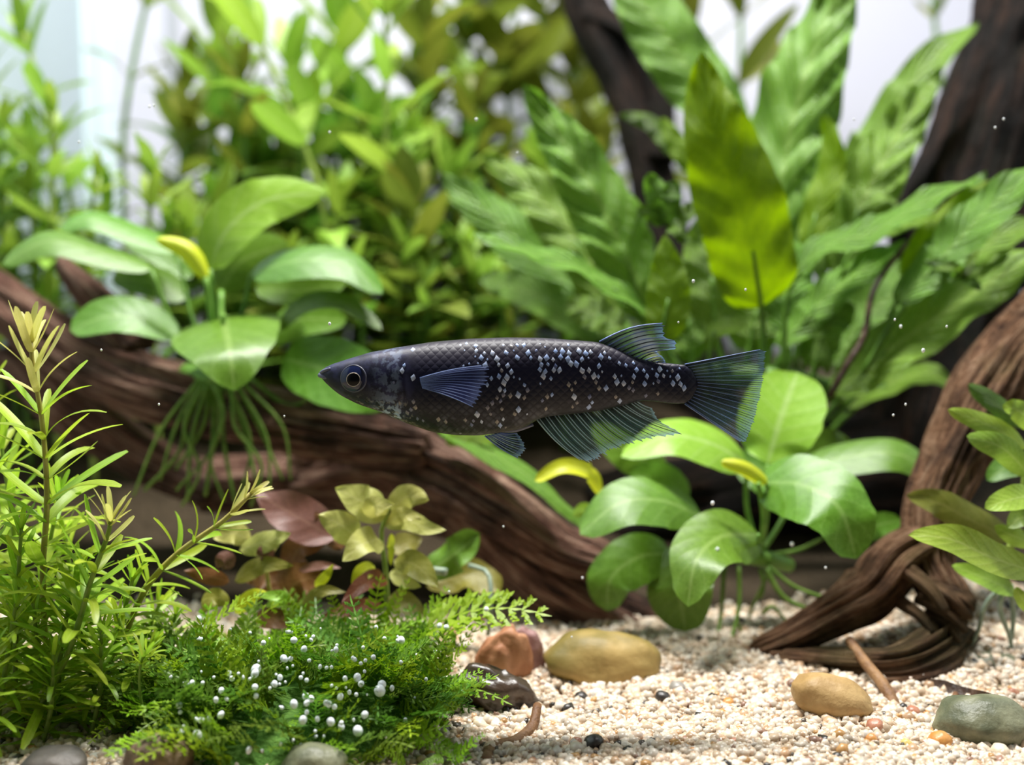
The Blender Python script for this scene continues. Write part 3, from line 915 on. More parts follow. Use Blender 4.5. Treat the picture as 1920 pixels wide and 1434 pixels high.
# curly young plantlet
for pts, hf in (([(1250, 420, 1.74), (1235, 370, 1.72), (1215, 325, 1.72)], 24), ([(1250, 420, 1.73), (1285, 400, 1.71), (1310, 385, 1.71)], 18), ([(1248, 425, 1.73), (1255, 380, 1.71), (1265, 340, 1.72)], 22),
                ([(1250, 425, 1.72), (1270, 430, 1.7), (1290, 455, 1.7)], 16), ([(1248, 420, 1.73), (1220, 400, 1.72), (1195, 390, 1.72)], 16)):
    leaf(fe, pts, hf, M['fern'], RND.uniform(-30, 30), 0.42, 0.5, 0.2, 0.3, 2, 0.15, nu=20, nv=8, name='young_leaf')
for pts, hf in (([(1800, 520, 1.68), (1770, 495, 1.67), (1730, 490, 1.67)], 12), ([(1800, 520, 1.68), (1780, 510, 1.66), (1760, 535, 1.66)], 12), ([(1800, 515, 1.68), (1820, 490, 1.67), (1835, 465, 1.67)], 11),
                ([(1800, 520, 1.68), (1850, 505, 1.67), (1890, 480, 1.67)], 9), ([(1800, 518, 1.68), (1790, 500, 1.66), (1750, 505, 1.66)], 10), ([(1800, 520, 1.68), (1825, 530, 1.67), (1840, 545, 1.67)], 10)):
    leaf(fe, pts, hf, M['fern'], RND.uniform(-30, 30), 0.42, 0.6, 0.2, 0.2, 2, 0.1, nu=16, nv=6, name='young_leaf')

# ------------------------------------------------------------------ needle-leaved stems in front
NL = ('needle', 'needle', 'needle_tip')
NG = 'needle-leaved stems beside the log'
stem_plant('needle_leaf_stem', 'tall needle-leaved stem with a pale pinkish tip, standing against the dark log', [(90, 1250, 1.24), (80, 1080, 1.23), (88, 940, 1.22), (80, 800, 1.21), (62, 690, 1.20), (58, 640, 1.20)], 'needle', 178, ('needle', 'needle', 'needle_tip'), 17, 4, None, 6, 'stem_brown', seed=1, flat=0.5, spread=(28, 76))
stem_plant('needle_leaf_stem', 'lime needle-leaved stem leaning over the gravel, crowned by pale broad tips', [(60, 1360, 1.17), (130, 1220, 1.17), (170, 1090, 1.17), (200, 1010, 1.17), (208, 975, 1.17)], 'needle', 150, NL, 14, 4, None, 6, 'stem_green', seed=2, flat=0.5, spread=(30, 75))
stem_plant('needle_leaf_stem', 'arching needle-leaved stem reaching over the pale brownish-leaved plant', [(235, 1210, 1.26), (270, 1110, 1.26), (330, 1040, 1.26), (420, 975, 1.26), (470, 925, 1.26)], 'needle', 105, NL, 12, 4, None, 6, 'stem_brown', seed=3, flat=0.3, spread=(30, 70))
stem_plant('needle_leaf_stem', 'short needle-leaved sprout on a thin bare stalk beside the moss', [(272, 1350, 1.14), (262, 1290, 1.14), (265, 1240, 1.14), (285, 1205, 1.14)], 'needle', 82, ('needle', 'needle', 'needle'), 4, 5, None, 3, 'stem_green', seed=4, bare=0.75, flat=0.2)
more = [(30, 1300, 1.20, 40, 990, 125), (-30, 1250, 1.24, -20, 880, 140), (110, 1330, 1.22, 150, 1060, 110), (-10, 1400, 1.16, 30, 1130, 110), (180, 1340, 1.25, 250, 1080, 100), (30, 1200, 1.32, 0, 820, 150),
        (150, 1300, 1.32, 120, 1000, 115), (70, 1430, 1.15, 100, 1220, 95), (-40, 1350, 1.18, -30, 1020, 120), (230, 1300, 1.3, 300, 1130, 90), (-20, 1150, 1.35, -30, 700, 150), (160, 1420, 1.17, 190, 1180, 90),
        (250, 1360, 1.2, 220, 1150, 90), (120, 1400, 1.2, 60, 1120, 110), (300, 1330, 1.28, 330, 1150, 80), (60, 1300, 1.28, 110, 930, 125), (-20, 1420, 1.12, -10, 1210, 100), (200, 1390, 1.22, 140, 1130, 100)]
for i, (x0, y0, yd, x1, y1, ll) in enumerate(more):
    stem_plant('needle_leaf_stem', 'leafy lime needle-leaved stem in the dense thicket beside the log', [(x0, y0, yd), ((x0 + x1) / 2 + RND.uniform(-15, 15), (y0 + y1) / 2, yd), (x1, y1, yd)], 'needle', ll, ('needle', 'needle', 'needle'), 10, 4, 'needle-leaved thicket stems', 5, 'stem_green', seed=20 + i, spread=(30, 80))

# ------------------------------------------------------------------ stem plants at the rear
BG = 'stem plants at the rear of the tank'
LIME = ('back_lime', 'back_lime', 'back_lime')
GREEN = ('back_green', 'back_green', 'back_lime')
OLIVE = ('back_olive', 'back_olive', 'back_olive')
rear = [
    # base px, tip px, y, length, kind, mats, nodes, whorl
    (140, 420, 45, 60, 2.35, 130, 'lance', LIME, 8, 3), (20, 480, -30, 150, 2.3, 130, 'lance', GREEN, 9, 3), (230, 320, 290, -60, 2.7, 120, 'lance', OLIVE, 5, 2),
    (280, 480, 285, 330, 2.05, 110, 'lance', LIME, 5, 4), (100, 520, 60, 300, 2.2, 120, 'lance', GREEN, 7, 3), (190, 560, 200, 380, 2.3, 110, 'lance', GREEN, 7, 3),
    (610, 420, 470, 40, 2.2, 190, 'lance', LIME, 8, 2), (590, 560, 540, 120, 2.5, 150, 'lance', GREEN, 9, 3), (730, 640, 722, 30, 2.25, 180, 'lance', LIME, 9, 2),
    (660, 560, 640, 60, 2.6, 160, 'broad', GREEN, 9, 3), (800, 600, 790, 60, 2.7, 150, 'broad', OLIVE, 10, 3), (870, 600, 880, -20, 2.85, 170, 'broad', OLIVE, 10, 3),
    (950, 560, 940, 0, 2.9, 170, 'broad', OLIVE, 9, 3), (1020, 500, 1010, -10, 2.95, 170, 'broad', OLIVE, 8, 3), (1080, 560, 1075, 100, 3.0, 160, 'broad', OLIVE, 8, 3),
    (390, 520, 400, 60, 2.6, 150, 'lance', GREEN, 9, 3), (330, 560, 350, 140, 2.7, 140, 'lance', OLIVE, 9, 3), (460, 560, 430, 160, 2.75, 140, 'lance', GREEN, 9, 3),
    (520, 600, 520, 240, 2.6, 140, 'lance', GREEN, 9, 3), (1380, 300, 1390, -40, 3.0, 150, 'lance', OLIVE, 5, 3), (1330, 420, 1290, 60, 3.0, 150, 'lance', OLIVE, 6, 3),
    (700, 600, 700, 230, 2.4, 140, 'broad', GREEN, 9, 3), (780, 660, 770, 330, 2.3, 120, 'lance', LIME, 8, 3), (860, 640, 850, 330, 2.4, 130, 'lance', GREEN, 8, 3),
    (930, 640, 930, 330, 2.5, 130, 'lance', OLIVE, 8, 3), (620, 640, 640, 380, 2.2, 120, 'lance', LIME, 8, 3), (1000, 640, 990, 400, 2.6, 120, 'lance', OLIVE, 7, 3),
    (420, 620, 400, 380, 2.3, 120, 'lance', GREEN, 7, 3), (330, 640, 310, 420, 2.2, 110, 'lance', GREEN, 7, 3), (740, 680, 760, 470, 2.1, 110, 'lance', LIME, 7, 3),
    (880, 680, 870, 460, 2.15, 110, 'lance', LIME, 7, 3), (680, 700, 660, 500, 2.05, 100, 'lance', GREEN, 6, 3), (800, 720, 800, 540, 2.05, 90, 'lance', GREEN, 6, 3),
    (560, 680, 540, 500, 2.1, 100, 'lance', GREEN, 6, 3), (100, 700, 90, 560, 2.05, 90, 'lance', LIME, 6, 3), (240, 640, 250, 540, 2.1, 90, 'lance', LIME, 6, 3), (40, 640, 20, 480, 2.1, 90, 'lance', GREEN, 6, 3),
    (950, 720, 950, 540, 2.1, 90, 'lance', GREEN, 6, 3), (1050, 700, 1060, 560, 2.15, 90, 'lance', GREEN, 6, 3), (1870, 560, 1890, 380, 2.5, 90, 'lance', GREEN, 6, 3), (1780, 300, 1745, -40, 2.9, 90, 'lance', OLIVE, 4, 2),
    (900, 300, 990, -60, 3.05, 170, 'broad', OLIVE, 6, 3), (1100, 300, 1060, -60, 3.05, 160, 'broad', OLIVE, 6, 3), (820, 300, 760, -60, 2.95, 170, 'broad', GREEN, 6, 3),
]
rr2 = random.Random(5)
for i in range(58):
    x = rr2.uniform(330, 1130)
    yd = rr2.uniform(2.1, 3.05)
    y1 = rr2.uniform(120, 560) if yd > 2.4 else rr2.uniform(330, 600)
    mt = rr2.choice((GREEN, GREEN, LIME, OLIVE) if x < 700 else (GREEN, OLIVE, OLIVE, OLIVE))
    rear.append((x, 640, x + rr2.uniform(-30, 30), y1, yd, rr2.uniform(100, 150), rr2.choice(('lance', 'broad')), mt, 8, 3))
for i in range(12):
    x = rr2.uniform(-20, 215)
    yd = rr2.uniform(2.0, 2.6)
    rear.append((x, 560, x + rr2.uniform(-30, 30), rr2.uniform(190, 480), yd, rr2.uniform(80, 120), 'lance', rr2.choice((GREEN, LIME)), 8, 3))
KIND = {id(LIME): ('bright lime stem plant with long pointed leaves', 'lime'), id(GREEN): ('mid green stem plant with pointed leaves', 'green'), id(OLIVE): ('olive stem plant with yellowish brown leaves', 'olive')}
for i, (x0, y0, x1, y1, yd, ll, kd, mt, nd, wh) in enumerate(rear):
    ht = 'tall' if y1 < 260 else 'short'
    wh_ = 'beside the glass corner' if x0 < 240 else ('behind the plant on the log' if x0 < 620 else ('between log and fern' if x0 < 1060 else 'behind the fern'))
    stem_plant('rear_stem_plant', '%s %s %s' % (ht, KIND[id(mt)][0], wh_), [(x0, y0, yd), ((x0 + x1) / 2 + RND.uniform(-12, 12), (y0 + y1) / 2, yd), (x1, y1, yd)], kd, ll * 1.18, mt, max(4, int(nd * 0.8)), wh,
               '%s %s stem plants %s' % (ht, KIND[id(mt)][1], wh_), 6, 'stem_dark' if mt is not LIME else 'stem_green', seed=100 + i, spread=(35, 85), top=0.75, bare=0.2, crown=4)

# ------------------------------------------------------------------ small pale and brownish plant below the log
lu = thing('pale_leaf_plant', ground(720, 1215), 'low plant with pale cream-green leaves on a thin stem below the log', 'aquarium plant')
stalk(lu, [(728, 1150, 1.42), (722, 1060, 1.42), (715, 1000, 1.42), (730, 950, 1.42)], 5, 4, M['stem_green'], 'stem')
for pts, hf, mt, rl in (([(730, 960, 1.42), (690, 945, 1.40), (628, 915, 1.39)], 34, 'ludwigia', 15), ([(730, 955, 1.42), (765, 930, 1.41), (804, 936, 1.40)], 24, 'ludwigia', 0), ([(728, 965, 1.42), (700, 950, 1.38), (740, 945, 1.36)], 22, 'ludwigia', 20),
                        ([(722, 985, 1.42), (760, 975, 1.40), (800, 990, 1.38), (836, 994, 1.37)], 20, 'ludwigia', -10), ([(725, 980, 1.41), (755, 965, 1.39), (790, 972, 1.38)], 16, 'ludwigia', 10), ([(675, 1012, 1.40), (640, 985, 1.38), (598, 965, 1.37)], 30, 'ludwigia', 10),
                        ([(712, 1010, 1.41), (680, 1020, 1.36), (642, 1052, 1.34)], 30, 'ludwigia', 20), ([(740, 1050, 1.42), (780, 1060, 1.39), (822, 1102, 1.36)], 26, 'ludwigia_olive', 10), ([(735, 1070, 1.42), (760, 1090, 1.39), (790, 1100, 1.38)], 16, 'ludwigia', 10),
                        ([(700, 1060, 1.40), (680, 1075, 1.38), (660, 1108, 1.37)], 18, 'anubias_new', 10), ([(725, 1085, 1.42), (690, 1090, 1.37), (640, 1130, 1.34)], 20, 'ludwigia_brown', 20), ([(735, 1000, 1.42), (733, 1030, 1.41), (732, 1060, 1.41)], 8, 'anubias_new', 30),
                        ([(740, 1040, 1.44), (760, 1020, 1.46), (790, 1010, 1.48)], 24, 'ludwigia_olive', 10), ([(728, 1120, 1.4), (760, 1130, 1.38), (800, 1160, 1.36)], 22, 'ludwigia_olive', 10), ([(715, 1130, 1.4), (660, 1140, 1.38), (600, 1160, 1.36)], 16, 'ludwigia_brown', 20)):
    leaf(lu, pts, hf, M[mt], rl, 0.6, 0.85, 0.15, 0.12, 2)
lb = thing('brown_leaf_plant', ground(500, 1230), 'low plant of brown, olive and pinkish leaves crouching between needle-leaved stems and moss', 'aquarium plant')
stalk(lb, [(520, 1190, 1.42), (510, 1130, 1.42), (500, 1060, 1.42), (520, 1020, 1.43)], 5, 4, M['stem_brown'], 'stem')
for pts, hf, mt, rl in (([(630, 1010, 1.44), (560, 970, 1.45), (480, 925, 1.47)], 44, 'ludwigia_pink', 10), ([(640, 1030, 1.44), (620, 990, 1.45), (590, 960, 1.45)], 26, 'ludwigia_brown', 10), ([(450, 1030, 1.41), (500, 1015, 1.39), (546, 1000, 1.38)], 22, 'ludwigia', 15),
                        ([(470, 1015, 1.42), (440, 1000, 1.41), (400, 1010, 1.40)], 22, 'ludwigia', 10), ([(430, 1090, 1.40), (390, 1080, 1.38), (345, 1070, 1.37)], 16, 'ludwigia_brown', 0), ([(440, 1090, 1.41), (490, 1060, 1.39), (550, 1060, 1.38)], 18, 'ludwigia_olive', 10),
                        ([(560, 1070, 1.42), (600, 1060, 1.41), (640, 1065, 1.41)], 9, 'ludwigia_pink', 20), ([(540, 1110, 1.42), (500, 1080, 1.43), (460, 1085, 1.44)], 40, 'ludwigia_brown', 10), ([(520, 1130, 1.42), (560, 1090, 1.42), (610, 1080, 1.43)], 40, 'ludwigia_brown', 10),
                        ([(540, 1080, 1.44), (560, 1030, 1.45), (610, 1020, 1.45)], 30, 'ludwigia_brown', 30), ([(440, 1150, 1.38), (470, 1120, 1.37), (500, 1110, 1.36)], 16, 'anubias_new', 10), ([(500, 1140, 1.38), (530, 1120, 1.36), (480, 1115, 1.35)], 14, 'anubias_light', 20),
                        ([(430, 1130, 1.38), (400, 1120, 1.37), (380, 1150, 1.36)], 18, 'ludwigia_olive', 10), ([(560, 1150, 1.38), (600, 1110, 1.36), (650, 1110, 1.36)], 14, 'ludwigia_olive', 20), ([(590, 1100, 1.39), (610, 1080, 1.38), (625, 1058, 1.38)], 10, 'anubias_new', 10),
                        ([(470, 1160, 1.38), (520, 1160, 1.36), (580, 1170, 1.36)], 20, 'ludwigia_brown', 10), ([(440, 1060, 1.39), (420, 1050, 1.38), (405, 1065, 1.38)], 18, 'ludwigia_pink', 0), ([(510, 1050, 1.4), (495, 1035, 1.39), (480, 1040, 1.39)], 16, 'ludwigia_pink', 0)):
    leaf(lb, pts, hf, M[mt], rl, 0.6, 0.85, 0.15, 0.12, 2)
# pale rotting leaves and white worm-like roots under the log
rt = thing('withered_leaf', ground(850, 1190), 'withered translucent grey-green leaf lying under the log', 'leaf')
leaf(rt, [(790, 1080, 1.5), (850, 1040, 1.48), (900, 1000, 1.48)], 34, M['anubias'], 20, 0.5, 0.5, 0.3, 0.2, 2, name='blade')
leaf(rt, [(800, 1100, 1.5), (880, 1080, 1.5), (940, 1110, 1.48)], 36, M['ludwigia_olive'], 30, 0.5, 0.5, 0.3, 0.2, 2, name='blade')
stalk(rt, [(880, 1060, 1.46), (915, 1075, 1.44), (920, 1130, 1.42), (915, 1190, 1.42)], 5, 4, M['root_pale'], 'stalk')
stalk(rt, [(780, 1062, 1.45), (810, 1068, 1.43), (836, 1072, 1.42)], 6, 8, M['root_pale'], 'stalk')

# ------------------------------------------------------------------ plant at the far edge beside the root wood
ep = thing('lance_leaf_plant', ground(1890, 1215), 'light green lance-leaved plant beside the driftwood root, pale roots reaching the sand', 'aquarium plant')
stalk(ep, [(1870, 1110, 1.42), (1890, 1040, 1.42), (1915, 960, 1.42), (1925, 860, 1.42)], 9, 7, M['stem_green'], 'stem')
for pts, hf, mt, rl in (([(1925, 840, 1.42), (1860, 800, 1.40), (1778, 768, 1.39)], 22, 'edge', 20), ([(1930, 890, 1.40), (1880, 840, 1.38), (1812, 818, 1.37)], 26, 'edge', 15), ([(1950, 925, 1.36), (1900, 935, 1.34), (1846, 952, 1.33)], 26, 'edge', 20),
                        ([(1950, 1075, 1.34), (1860, 1045, 1.32), (1780, 1010, 1.31), (1703, 1004, 1.31)], 36, 'edge', 30), ([(1900, 1010, 1.45), (1820, 975, 1.44), (1765, 945, 1.44), (1700, 928, 1.44)], 32, 'ludwigia_olive', 15), ([(1925, 800, 1.46), (1870, 760, 1.46), (1815, 720, 1.46)], 20, 'fern', 20),
                        ([(1905, 1110, 1.42), (1850, 1085, 1.40), (1785, 1060, 1.40)], 22, 'edge', 30), ([(1940, 1020, 1.4), (1890, 1000, 1.38), (1865, 985, 1.38)], 18, 'edge', 10), ([(1940, 1150, 1.36), (1915, 1120, 1.35), (1905, 1100, 1.35)], 14, 'back_lime', 10),
                        ([(1950, 800, 1.42), (1910, 770, 1.40), (1880, 760, 1.40)], 24, 'edge', 20), ([(1960, 1000, 1.38), (1920, 970, 1.36), (1890, 990, 1.36)], 26, 'back_green', 20), ([(1945, 880, 1.46), (1900, 870, 1.46), (1850, 900, 1.46)], 26, 'back_green', 20)):
    leaf(ep, pts, hf, M[mt], rl, 0.5, 0.6, 0.15, 0.08, 2)
for pts in ([(1890, 1090, 1.43), (1850, 1130, 1.43), (1835, 1180, 1.43), (1822, 1210, 1.43)], [(1885, 1095, 1.42), (1875, 1140, 1.42), (1892, 1190, 1.42), (1898, 1220, 1.42)], [(1895, 1095, 1.43), (1900, 1160, 1.43), (1890, 1240, 1.44)]):
    stalk(ep, pts, 6, 4, M['root_pale'], 'root', 14, 6)

# ------------------------------------------------------------------ stones
def stone(name, label, px, py, yd, rx, ry, rz, mat, seed, rot=0.0, lump=0.22, group=None, sub=24, cat='stone', flat=0.0):
    """rx, rz half sizes in pixels, ry half depth in pixels"""
    if yd is None:
        yd = ground(px, min(py + rz * 0.55, 1500)).y
    c_ = V(px, py, yd)
    s = S(yd)
    vs, fs = [], []
    nu_, nv_ = sub, sub // 2 + 2
    for j in range(nv_ + 1):
        th = math.pi * j / nv_
        for i in range(nu_):
            ph = 2 * math.pi * i / nu_
            d = Vector((math.sin(th) * math.cos(ph), math.sin(th) * math.sin(ph), math.cos(th)))
            q = d * 1.3 + Vector((seed * 3.7, seed, 0))
            r = 1 + lump * noise.noise(q) + lump * 0.45 * noise.noise(q * 2.3)
            if flat:
                r = r * (1 - flat * max(0, noise.noise(q * 1.7 + Vector((5, 5, 5)))))
            v = Vector((d.x * rx * r * s, d.y * ry * r * s, d.z * rz * r * s))
            cr, sr = math.cos(rot), math.sin(rot)
            v = Vector((v.x * cr - v.z * sr, v.y, v.x * sr + v.z * cr))
            vs.append(c_ + v)
    for j in range(nv_):
        for i in range(nu_):
            i2 = (i + 1) % nu_
            fs.append((j * nu_ + i, (j + 1) * nu_ + i, (j + 1) * nu_ + i2, j * nu_ + i2))
    o = mesh_obj(name, vs, fs, M[mat], None, origin=c_)
    return tag(o, label, cat, group)


stone('flat_stone', 'flat orange-brown slab of stone propped behind the dark wet stone', 942, 1245, 1.37, 54, 24, 70, 'stone_orange', 1, -0.45, 0.25, sub=36, flat=0.3)
stone('flat_stone', 'mauve brown stone leaning on the orange-brown slab', 988, 1222, 1.40, 34, 22, 52, 'stone_mauve', 2, 0.25, 0.25, sub=32, flat=0.3)
stone('wet_stone', 'dark brown wet stone with tiny bubbles beside the moss', 932, 1300, None, 84, 50, 48, 'stone_dark', 3, -0.32, 0.30, sub=44, flat=0.25)
stone('smooth_stone', 'large smooth tan stone half shaded under the broad-leaved plant', 1130, 1238, None, 112, 70, 58, 'stone_tan_mossy', 4, -0.05, 0.12, sub=44)
stone('smooth_stone', 'tan egg-shaped stone in front of the driftwood root', 1560, 1312, None, 84, 55, 46, 'stone_tan', 5, -0.28, 0.12, sub=44)
stone('round_stone', 'greenish grey rounded stone half sunk in the sand', 1845, 1355, None, 92, 70, 54, 'stone_grey', 6, -0.05, 0.14, sub=44)
stone('river_stone', 'rough brown stone beside the moss and needle-leaved stems', 302, 1425, 1.07, 66, 50, 52, 'stone_brown', 7, 0.1, 0.16, sub=40)
stone('river_stone', 'dull slate stone under the needle-leaved stems', 105, 1432, 1.08, 62, 50, 32, 'stone_slate', 8, 0.0, 0.14, sub=36)
stone('river_stone', 'olive brown stone poking out from under the moss', 590, 1436, 1.06, 64, 50, 44, 'stone_grey', 9, 0.0, 0.14, sub=36)
stone('rubble_stone', 'pitted greyish rubble stone beneath the pale roots', 1860, 1262, 1.42, 80, 60, 44, 'stone_grey', 10, 0.1, 0.3, sub=40)
stone('rubble_stone', 'small cream rubble stone beside the pale roots', 1892, 1200, 1.47, 40, 36, 34, 'pebble_cream', 11, 0.1, 0.25, sub=30)
stone('broken_shell', 'chalky white broken stone beside the rough brown stone', 205, 1425, 1.12, 66, 30, 20, 'pebble_white', 12, 0.1, 0.4, sub=34)

# twigs lying on the sand
tw = thing('twig', V(1690, 1362, 1.26), 'thin brown twig standing slanted in the sand below the driftwood root', 'twig')
stalk(tw, [(1592, 1200, 1.40), (1625, 1245, 1.35), (1655, 1282, 1.31), (1675, 1320, 1.28), (1690, 1366, 1.25)], 10, 13, M['twig'], 'shaft', 18, 8)
stalk(tw, [(1680, 1330, 1.28), (1705, 1350, 1.26), (1740, 1362, 1.25)], 7, 4, M['twig'], 'side_shoot', 8, 6)
tw = thing('twig', V(920, 1405, 1.17), 'curled brown twig lying on the sand below the dark wet stone', 'twig')
stalk(tw, [(1008, 1322, 1.22), (998, 1362, 1.19), (965, 1390, 1.165), (925, 1402, 1.155), (908, 1432, 1.12)], 9, 15, M['twig'], 'shaft', 18, 8)
dl = thing('dead_leaf', V(1790, 1330, 1.33), 'dark dried leaf curled over the greenish grey stone', 'leaf')
leaf(dl, [(1680, 1308, 1.36), (1740, 1296, 1.33), (1800, 1306, 1.30), (1880, 1318, 1.25)], 22, M['twig_dark'], 40, 0.5, 0.6, 0.4, 0.15, 2, name='blade')
stalk(dl, [(1850, 1308, 1.27), (1890, 1315, 1.24), (1918, 1345, 1.22)], 5, 3, M['twig_dark'], 'leaf_stalk')
stalk(dl, [(1792, 1300, 1.30), (1785, 1325, 1.28), (1760, 1345, 1.26)], 6, 4, M['twig'], 'leaf_stalk')

# loose pebbles on the sand
hand = [(1113, 1392, 19, 'black'), (1080, 1392, 13, 'rust'), (1243, 1308, 16, 'black'), (1270, 1290, 16, 'grey'), (1640, 1362, 18, 'rust'), (1634, 1385, 12, 'orange'), (1762, 1388, 22, 'orange'), (1875, 1408, 18, 'cream'),
        (1365, 1318, 12, 'orange'), (1270, 1328, 9, 'yellow'), (900, 1360, 15, 'cream'), (930, 1358, 11, 'white'), (1395, 1342, 9, 'black'), (1437, 1353, 9, 'black'), (1185, 1388, 9, 'black'), (1570, 1420, 12, 'black'), (845, 1190, 15, 'rust'),
        (845, 1225, 11, 'cream'), (822, 1245, 11, 'white'), (1000, 1400, 7, 'black'), (1235, 1385, 8, 'black'), (1712, 1335, 14, 'rust'), (1900, 1300, 12, 'rust'), (875, 1385, 8, 'black'), (1060, 1332, 8, 'black'), (870, 1240, 12, 'cream'),
        (1058, 1272, 10, 'rust'), (1190, 1275, 14, 'white'), (1210, 1262, 14, 'grey'), (1120, 1300, 12, 'white'), (1090, 1308, 14, 'black'), (1700, 1395, 12, 'yellow'), (1000, 1428, 10, 'rust'), (1300, 1410, 11, 'orange'), (1365, 1380, 13, 'cream')]
rp = random.Random(77)
for _ in range(46):
    hand.append((rp.uniform(830, 1900), rp.uniform(1300, 1432), rp.uniform(5, 9), rp.choice(['black', 'orange', 'rust', 'cream', 'grey', 'white', 'white', 'yellow'])))
for i, (x, y, r_, cname) in enumerate(hand):
    g = ground(x, min(y + r_ * 0.6, 1445))
    stone('pebble', 'small %s pebble lying loose on the pale sand' % cname, x, y, g.y, r_, r_, r_ * 0.85, 'pebble_' + cname, 30 + i, rp.uniform(-0.5, 0.5), 0.16, 'loose %s pebbles on the sand' % cname, 14, 'pebble')

# ------------------------------------------------------------------ moss
mo = thing('moss_clump', ground(560, 1400), 'feathery green moss mound beaded with white bubbles on the sand', 'moss')


def frond_mesh(seed, npair=10, wid=0.24):
    rs = random.Random(seed)
    vs, fs, uv = [], [], []

    def blade(p, d, n_, L, w_):
        s = n_.cross(d).normalized()
        b = len(vs)
        for (u, k_) in ((0, 0.35), (0.45, 1), (1, 0.12)):
            c_ = p + d * (L * u) + n_ * (0.12 * L * u * u)
            vs.extend([c_ - s * w_ * k_, c_ + s * w_ * k_])
            uv.extend([(u, 0), (u, 1)])
        fs.append((b, b + 1, b + 3, b + 2))
        fs.append((b + 2, b + 3, b + 5, b + 4))
    bend = rs.uniform(0.1, 0.5)
    sway = rs.uniform(-0.3, 0.3)
    P = [Vector((u, sway * u * u, 0.25 * math.sin(u * 1.5) - bend * u * u)) for u in [i / npair for i in range(npair + 1)]]
    for i in range(npair):
        d = (P[i + 1] - P[i]).normalized()
        side = d.cross(Vector((0, 0, 1))).normalized()
        n_ = side.cross(d)
        blade(P[i], d, n_, (P[i + 1] - P[i]).length * 1.1, 0.014)
        L = wid * (1 - 0.72 * (i / npair) ** 1.5) * rs.uniform(0.8, 1.15)
        for sg in (-1, 1):
            dd = (d * 0.55 + side * sg * 0.85 + Vector((0, 0, rs.uniform(-0.2, 0.3)))).normalized()
            blade(P[i], dd, Vector((0, 0, 1)), L, L * 0.16)
            for f in (0.35, 0.65, 0.9):
                q = P[i] + dd * L * f
                d3 = (dd * 0.7 + d * rs.uniform(0.3, 0.9) + side * sg * rs.uniform(-0.2, 0.2) + Vector((0, 0, rs.uniform(-0.2, 0.4)))).normalized()
                blade(q, d3, Vector((0, 0, 1)), L * 0.40, L * 0.13)
                d4 = (dd * 0.8 - d * rs.uniform(0.3, 0.7) + Vector((0, 0, rs.uniform(-0.1, 0.4)))).normalized()
                blade(q, d4, Vector((0, 0, 1)), L * 0.36, L * 0.12)
    me = bpy.data.meshes.new('frond')
    me.from_pydata([tuple(v) for v in vs], [], fs)
    l = me.uv_layers.new(name='UVMap')
    for lp in me.loops:
        l.data[lp.index].uv = uv[lp.vertex_index]
    return me


FR = [frond_mesh(50 + i) for i in range(7)]
FRM = {(i, m_): with_mat(f, M[m_]) for i, f in enumerate(FR) for m_ in ('moss', 'moss_bright')}


def moss_h(x, y):
    """height of the moss mound"""
    c_ = V(540, 1300, 1.24)
    dx, dy = (x - c_.x) / 0.19, (y - 1.24) / 0.17
    return 0.068 * max(0.0, 1 - dx * dx - dy * dy) ** 0.6


vs, fs = [], []
n_ = 40
cx = V(540, 1300, 1.24).x
for j in range(n_):
    for i in range(n_):
        x = cx + (-0.22 + 0.44 * i / (n_ - 1))
        y = 1.05 + 0.40 * j / (n_ - 1)
        z = gz(x, y) - 0.01 + moss_h(x, y) * 0.8 * (1 + 0.3 * noise.noise(Vector((x * 20, y * 20, 0))))
        vs.append((x, y, z))
for j in range(n_ - 1):
    for i in range(n_ - 1):
        q = j * n_ + i
        fs.append((q, q + 1, q + n_ + 1, q + n_))
mesh_obj('moss_base', vs, fs, M['moss_base'], mo)
rm = random.Random(9)


def frond(base, d, up, L, mat):
    o = bpy.data.objects.new('frond', FRM[(rm.randrange(7), mat)])
    COL.objects.link(o)
    d = d.normalized()
    up = (up - d * up.dot(d)).normalized()
    s = up.cross(d)
    m = Matrix((d * L, s * L, up * L)).transposed().to_4x4()
    m.translation = base - parent_loc(mo)
    o.parent = mo
    o.matrix_local = m


cnt = 0
while cnt < 250:
    x = cx + rm.uniform(-0.21, 0.21)
    y = rm.uniform(1.05, 1.40)
    h = moss_h(x, y)
    if h < 0.012:
        continue
    cnt += 1
    an_ = rm.uniform(0, 6.283)
    out = Vector(((x - cx) * 3 + math.cos(an_) * 0.5, (y - 1.26) * 3 + math.sin(an_) * 0.5 - 0.2, rm.uniform(0.15, 1.0)))
    frond(Vector((x, y, gz(x, y) + h * 0.75)), out, Vector((0, -0.35, 1)), rm.uniform(0.05, 0.10), 'moss' if rm.random() < 0.6 else 'moss_bright')
for (x0, y0, x1, y1, yd) in ((800, 1180, 1005, 1130, 1.33), (830, 1190, 940, 1155, 1.33), (700, 1190, 690, 1100, 1.35), (730, 1190, 770, 1105, 1.35), (640, 1200, 620, 1120, 1.36), (780, 1190, 850, 1130, 1.34), (820, 1400, 900, 1440, 1.12), (760, 1380, 850, 1400, 1.13),
                             (740, 1420, 830, 1350, 1.13), (840, 1250, 890, 1220, 1.26), (820, 1300, 900, 1285, 1.2), (380, 1180, 480, 1150, 1.28), (340, 1240, 370, 1170, 1.25), (560, 1180, 540, 1110, 1.36), (800, 1340, 850, 1310, 1.16), (830, 1420, 790, 1440, 1.1), (850, 1425, 910, 1400, 1.11), (760, 1440, 720, 1400, 1.1), (680, 1430, 760, 1410, 1.11)):
    a_, b_ = V(x0, y0, yd), V(x1, y1, yd - 0.01)
    frond(a_, b_ - a_, Vector((0, -0.5, 1)), (b_ - a_).length * 1.1, 'moss_bright')

# bubbles caught in the moss
bub = None


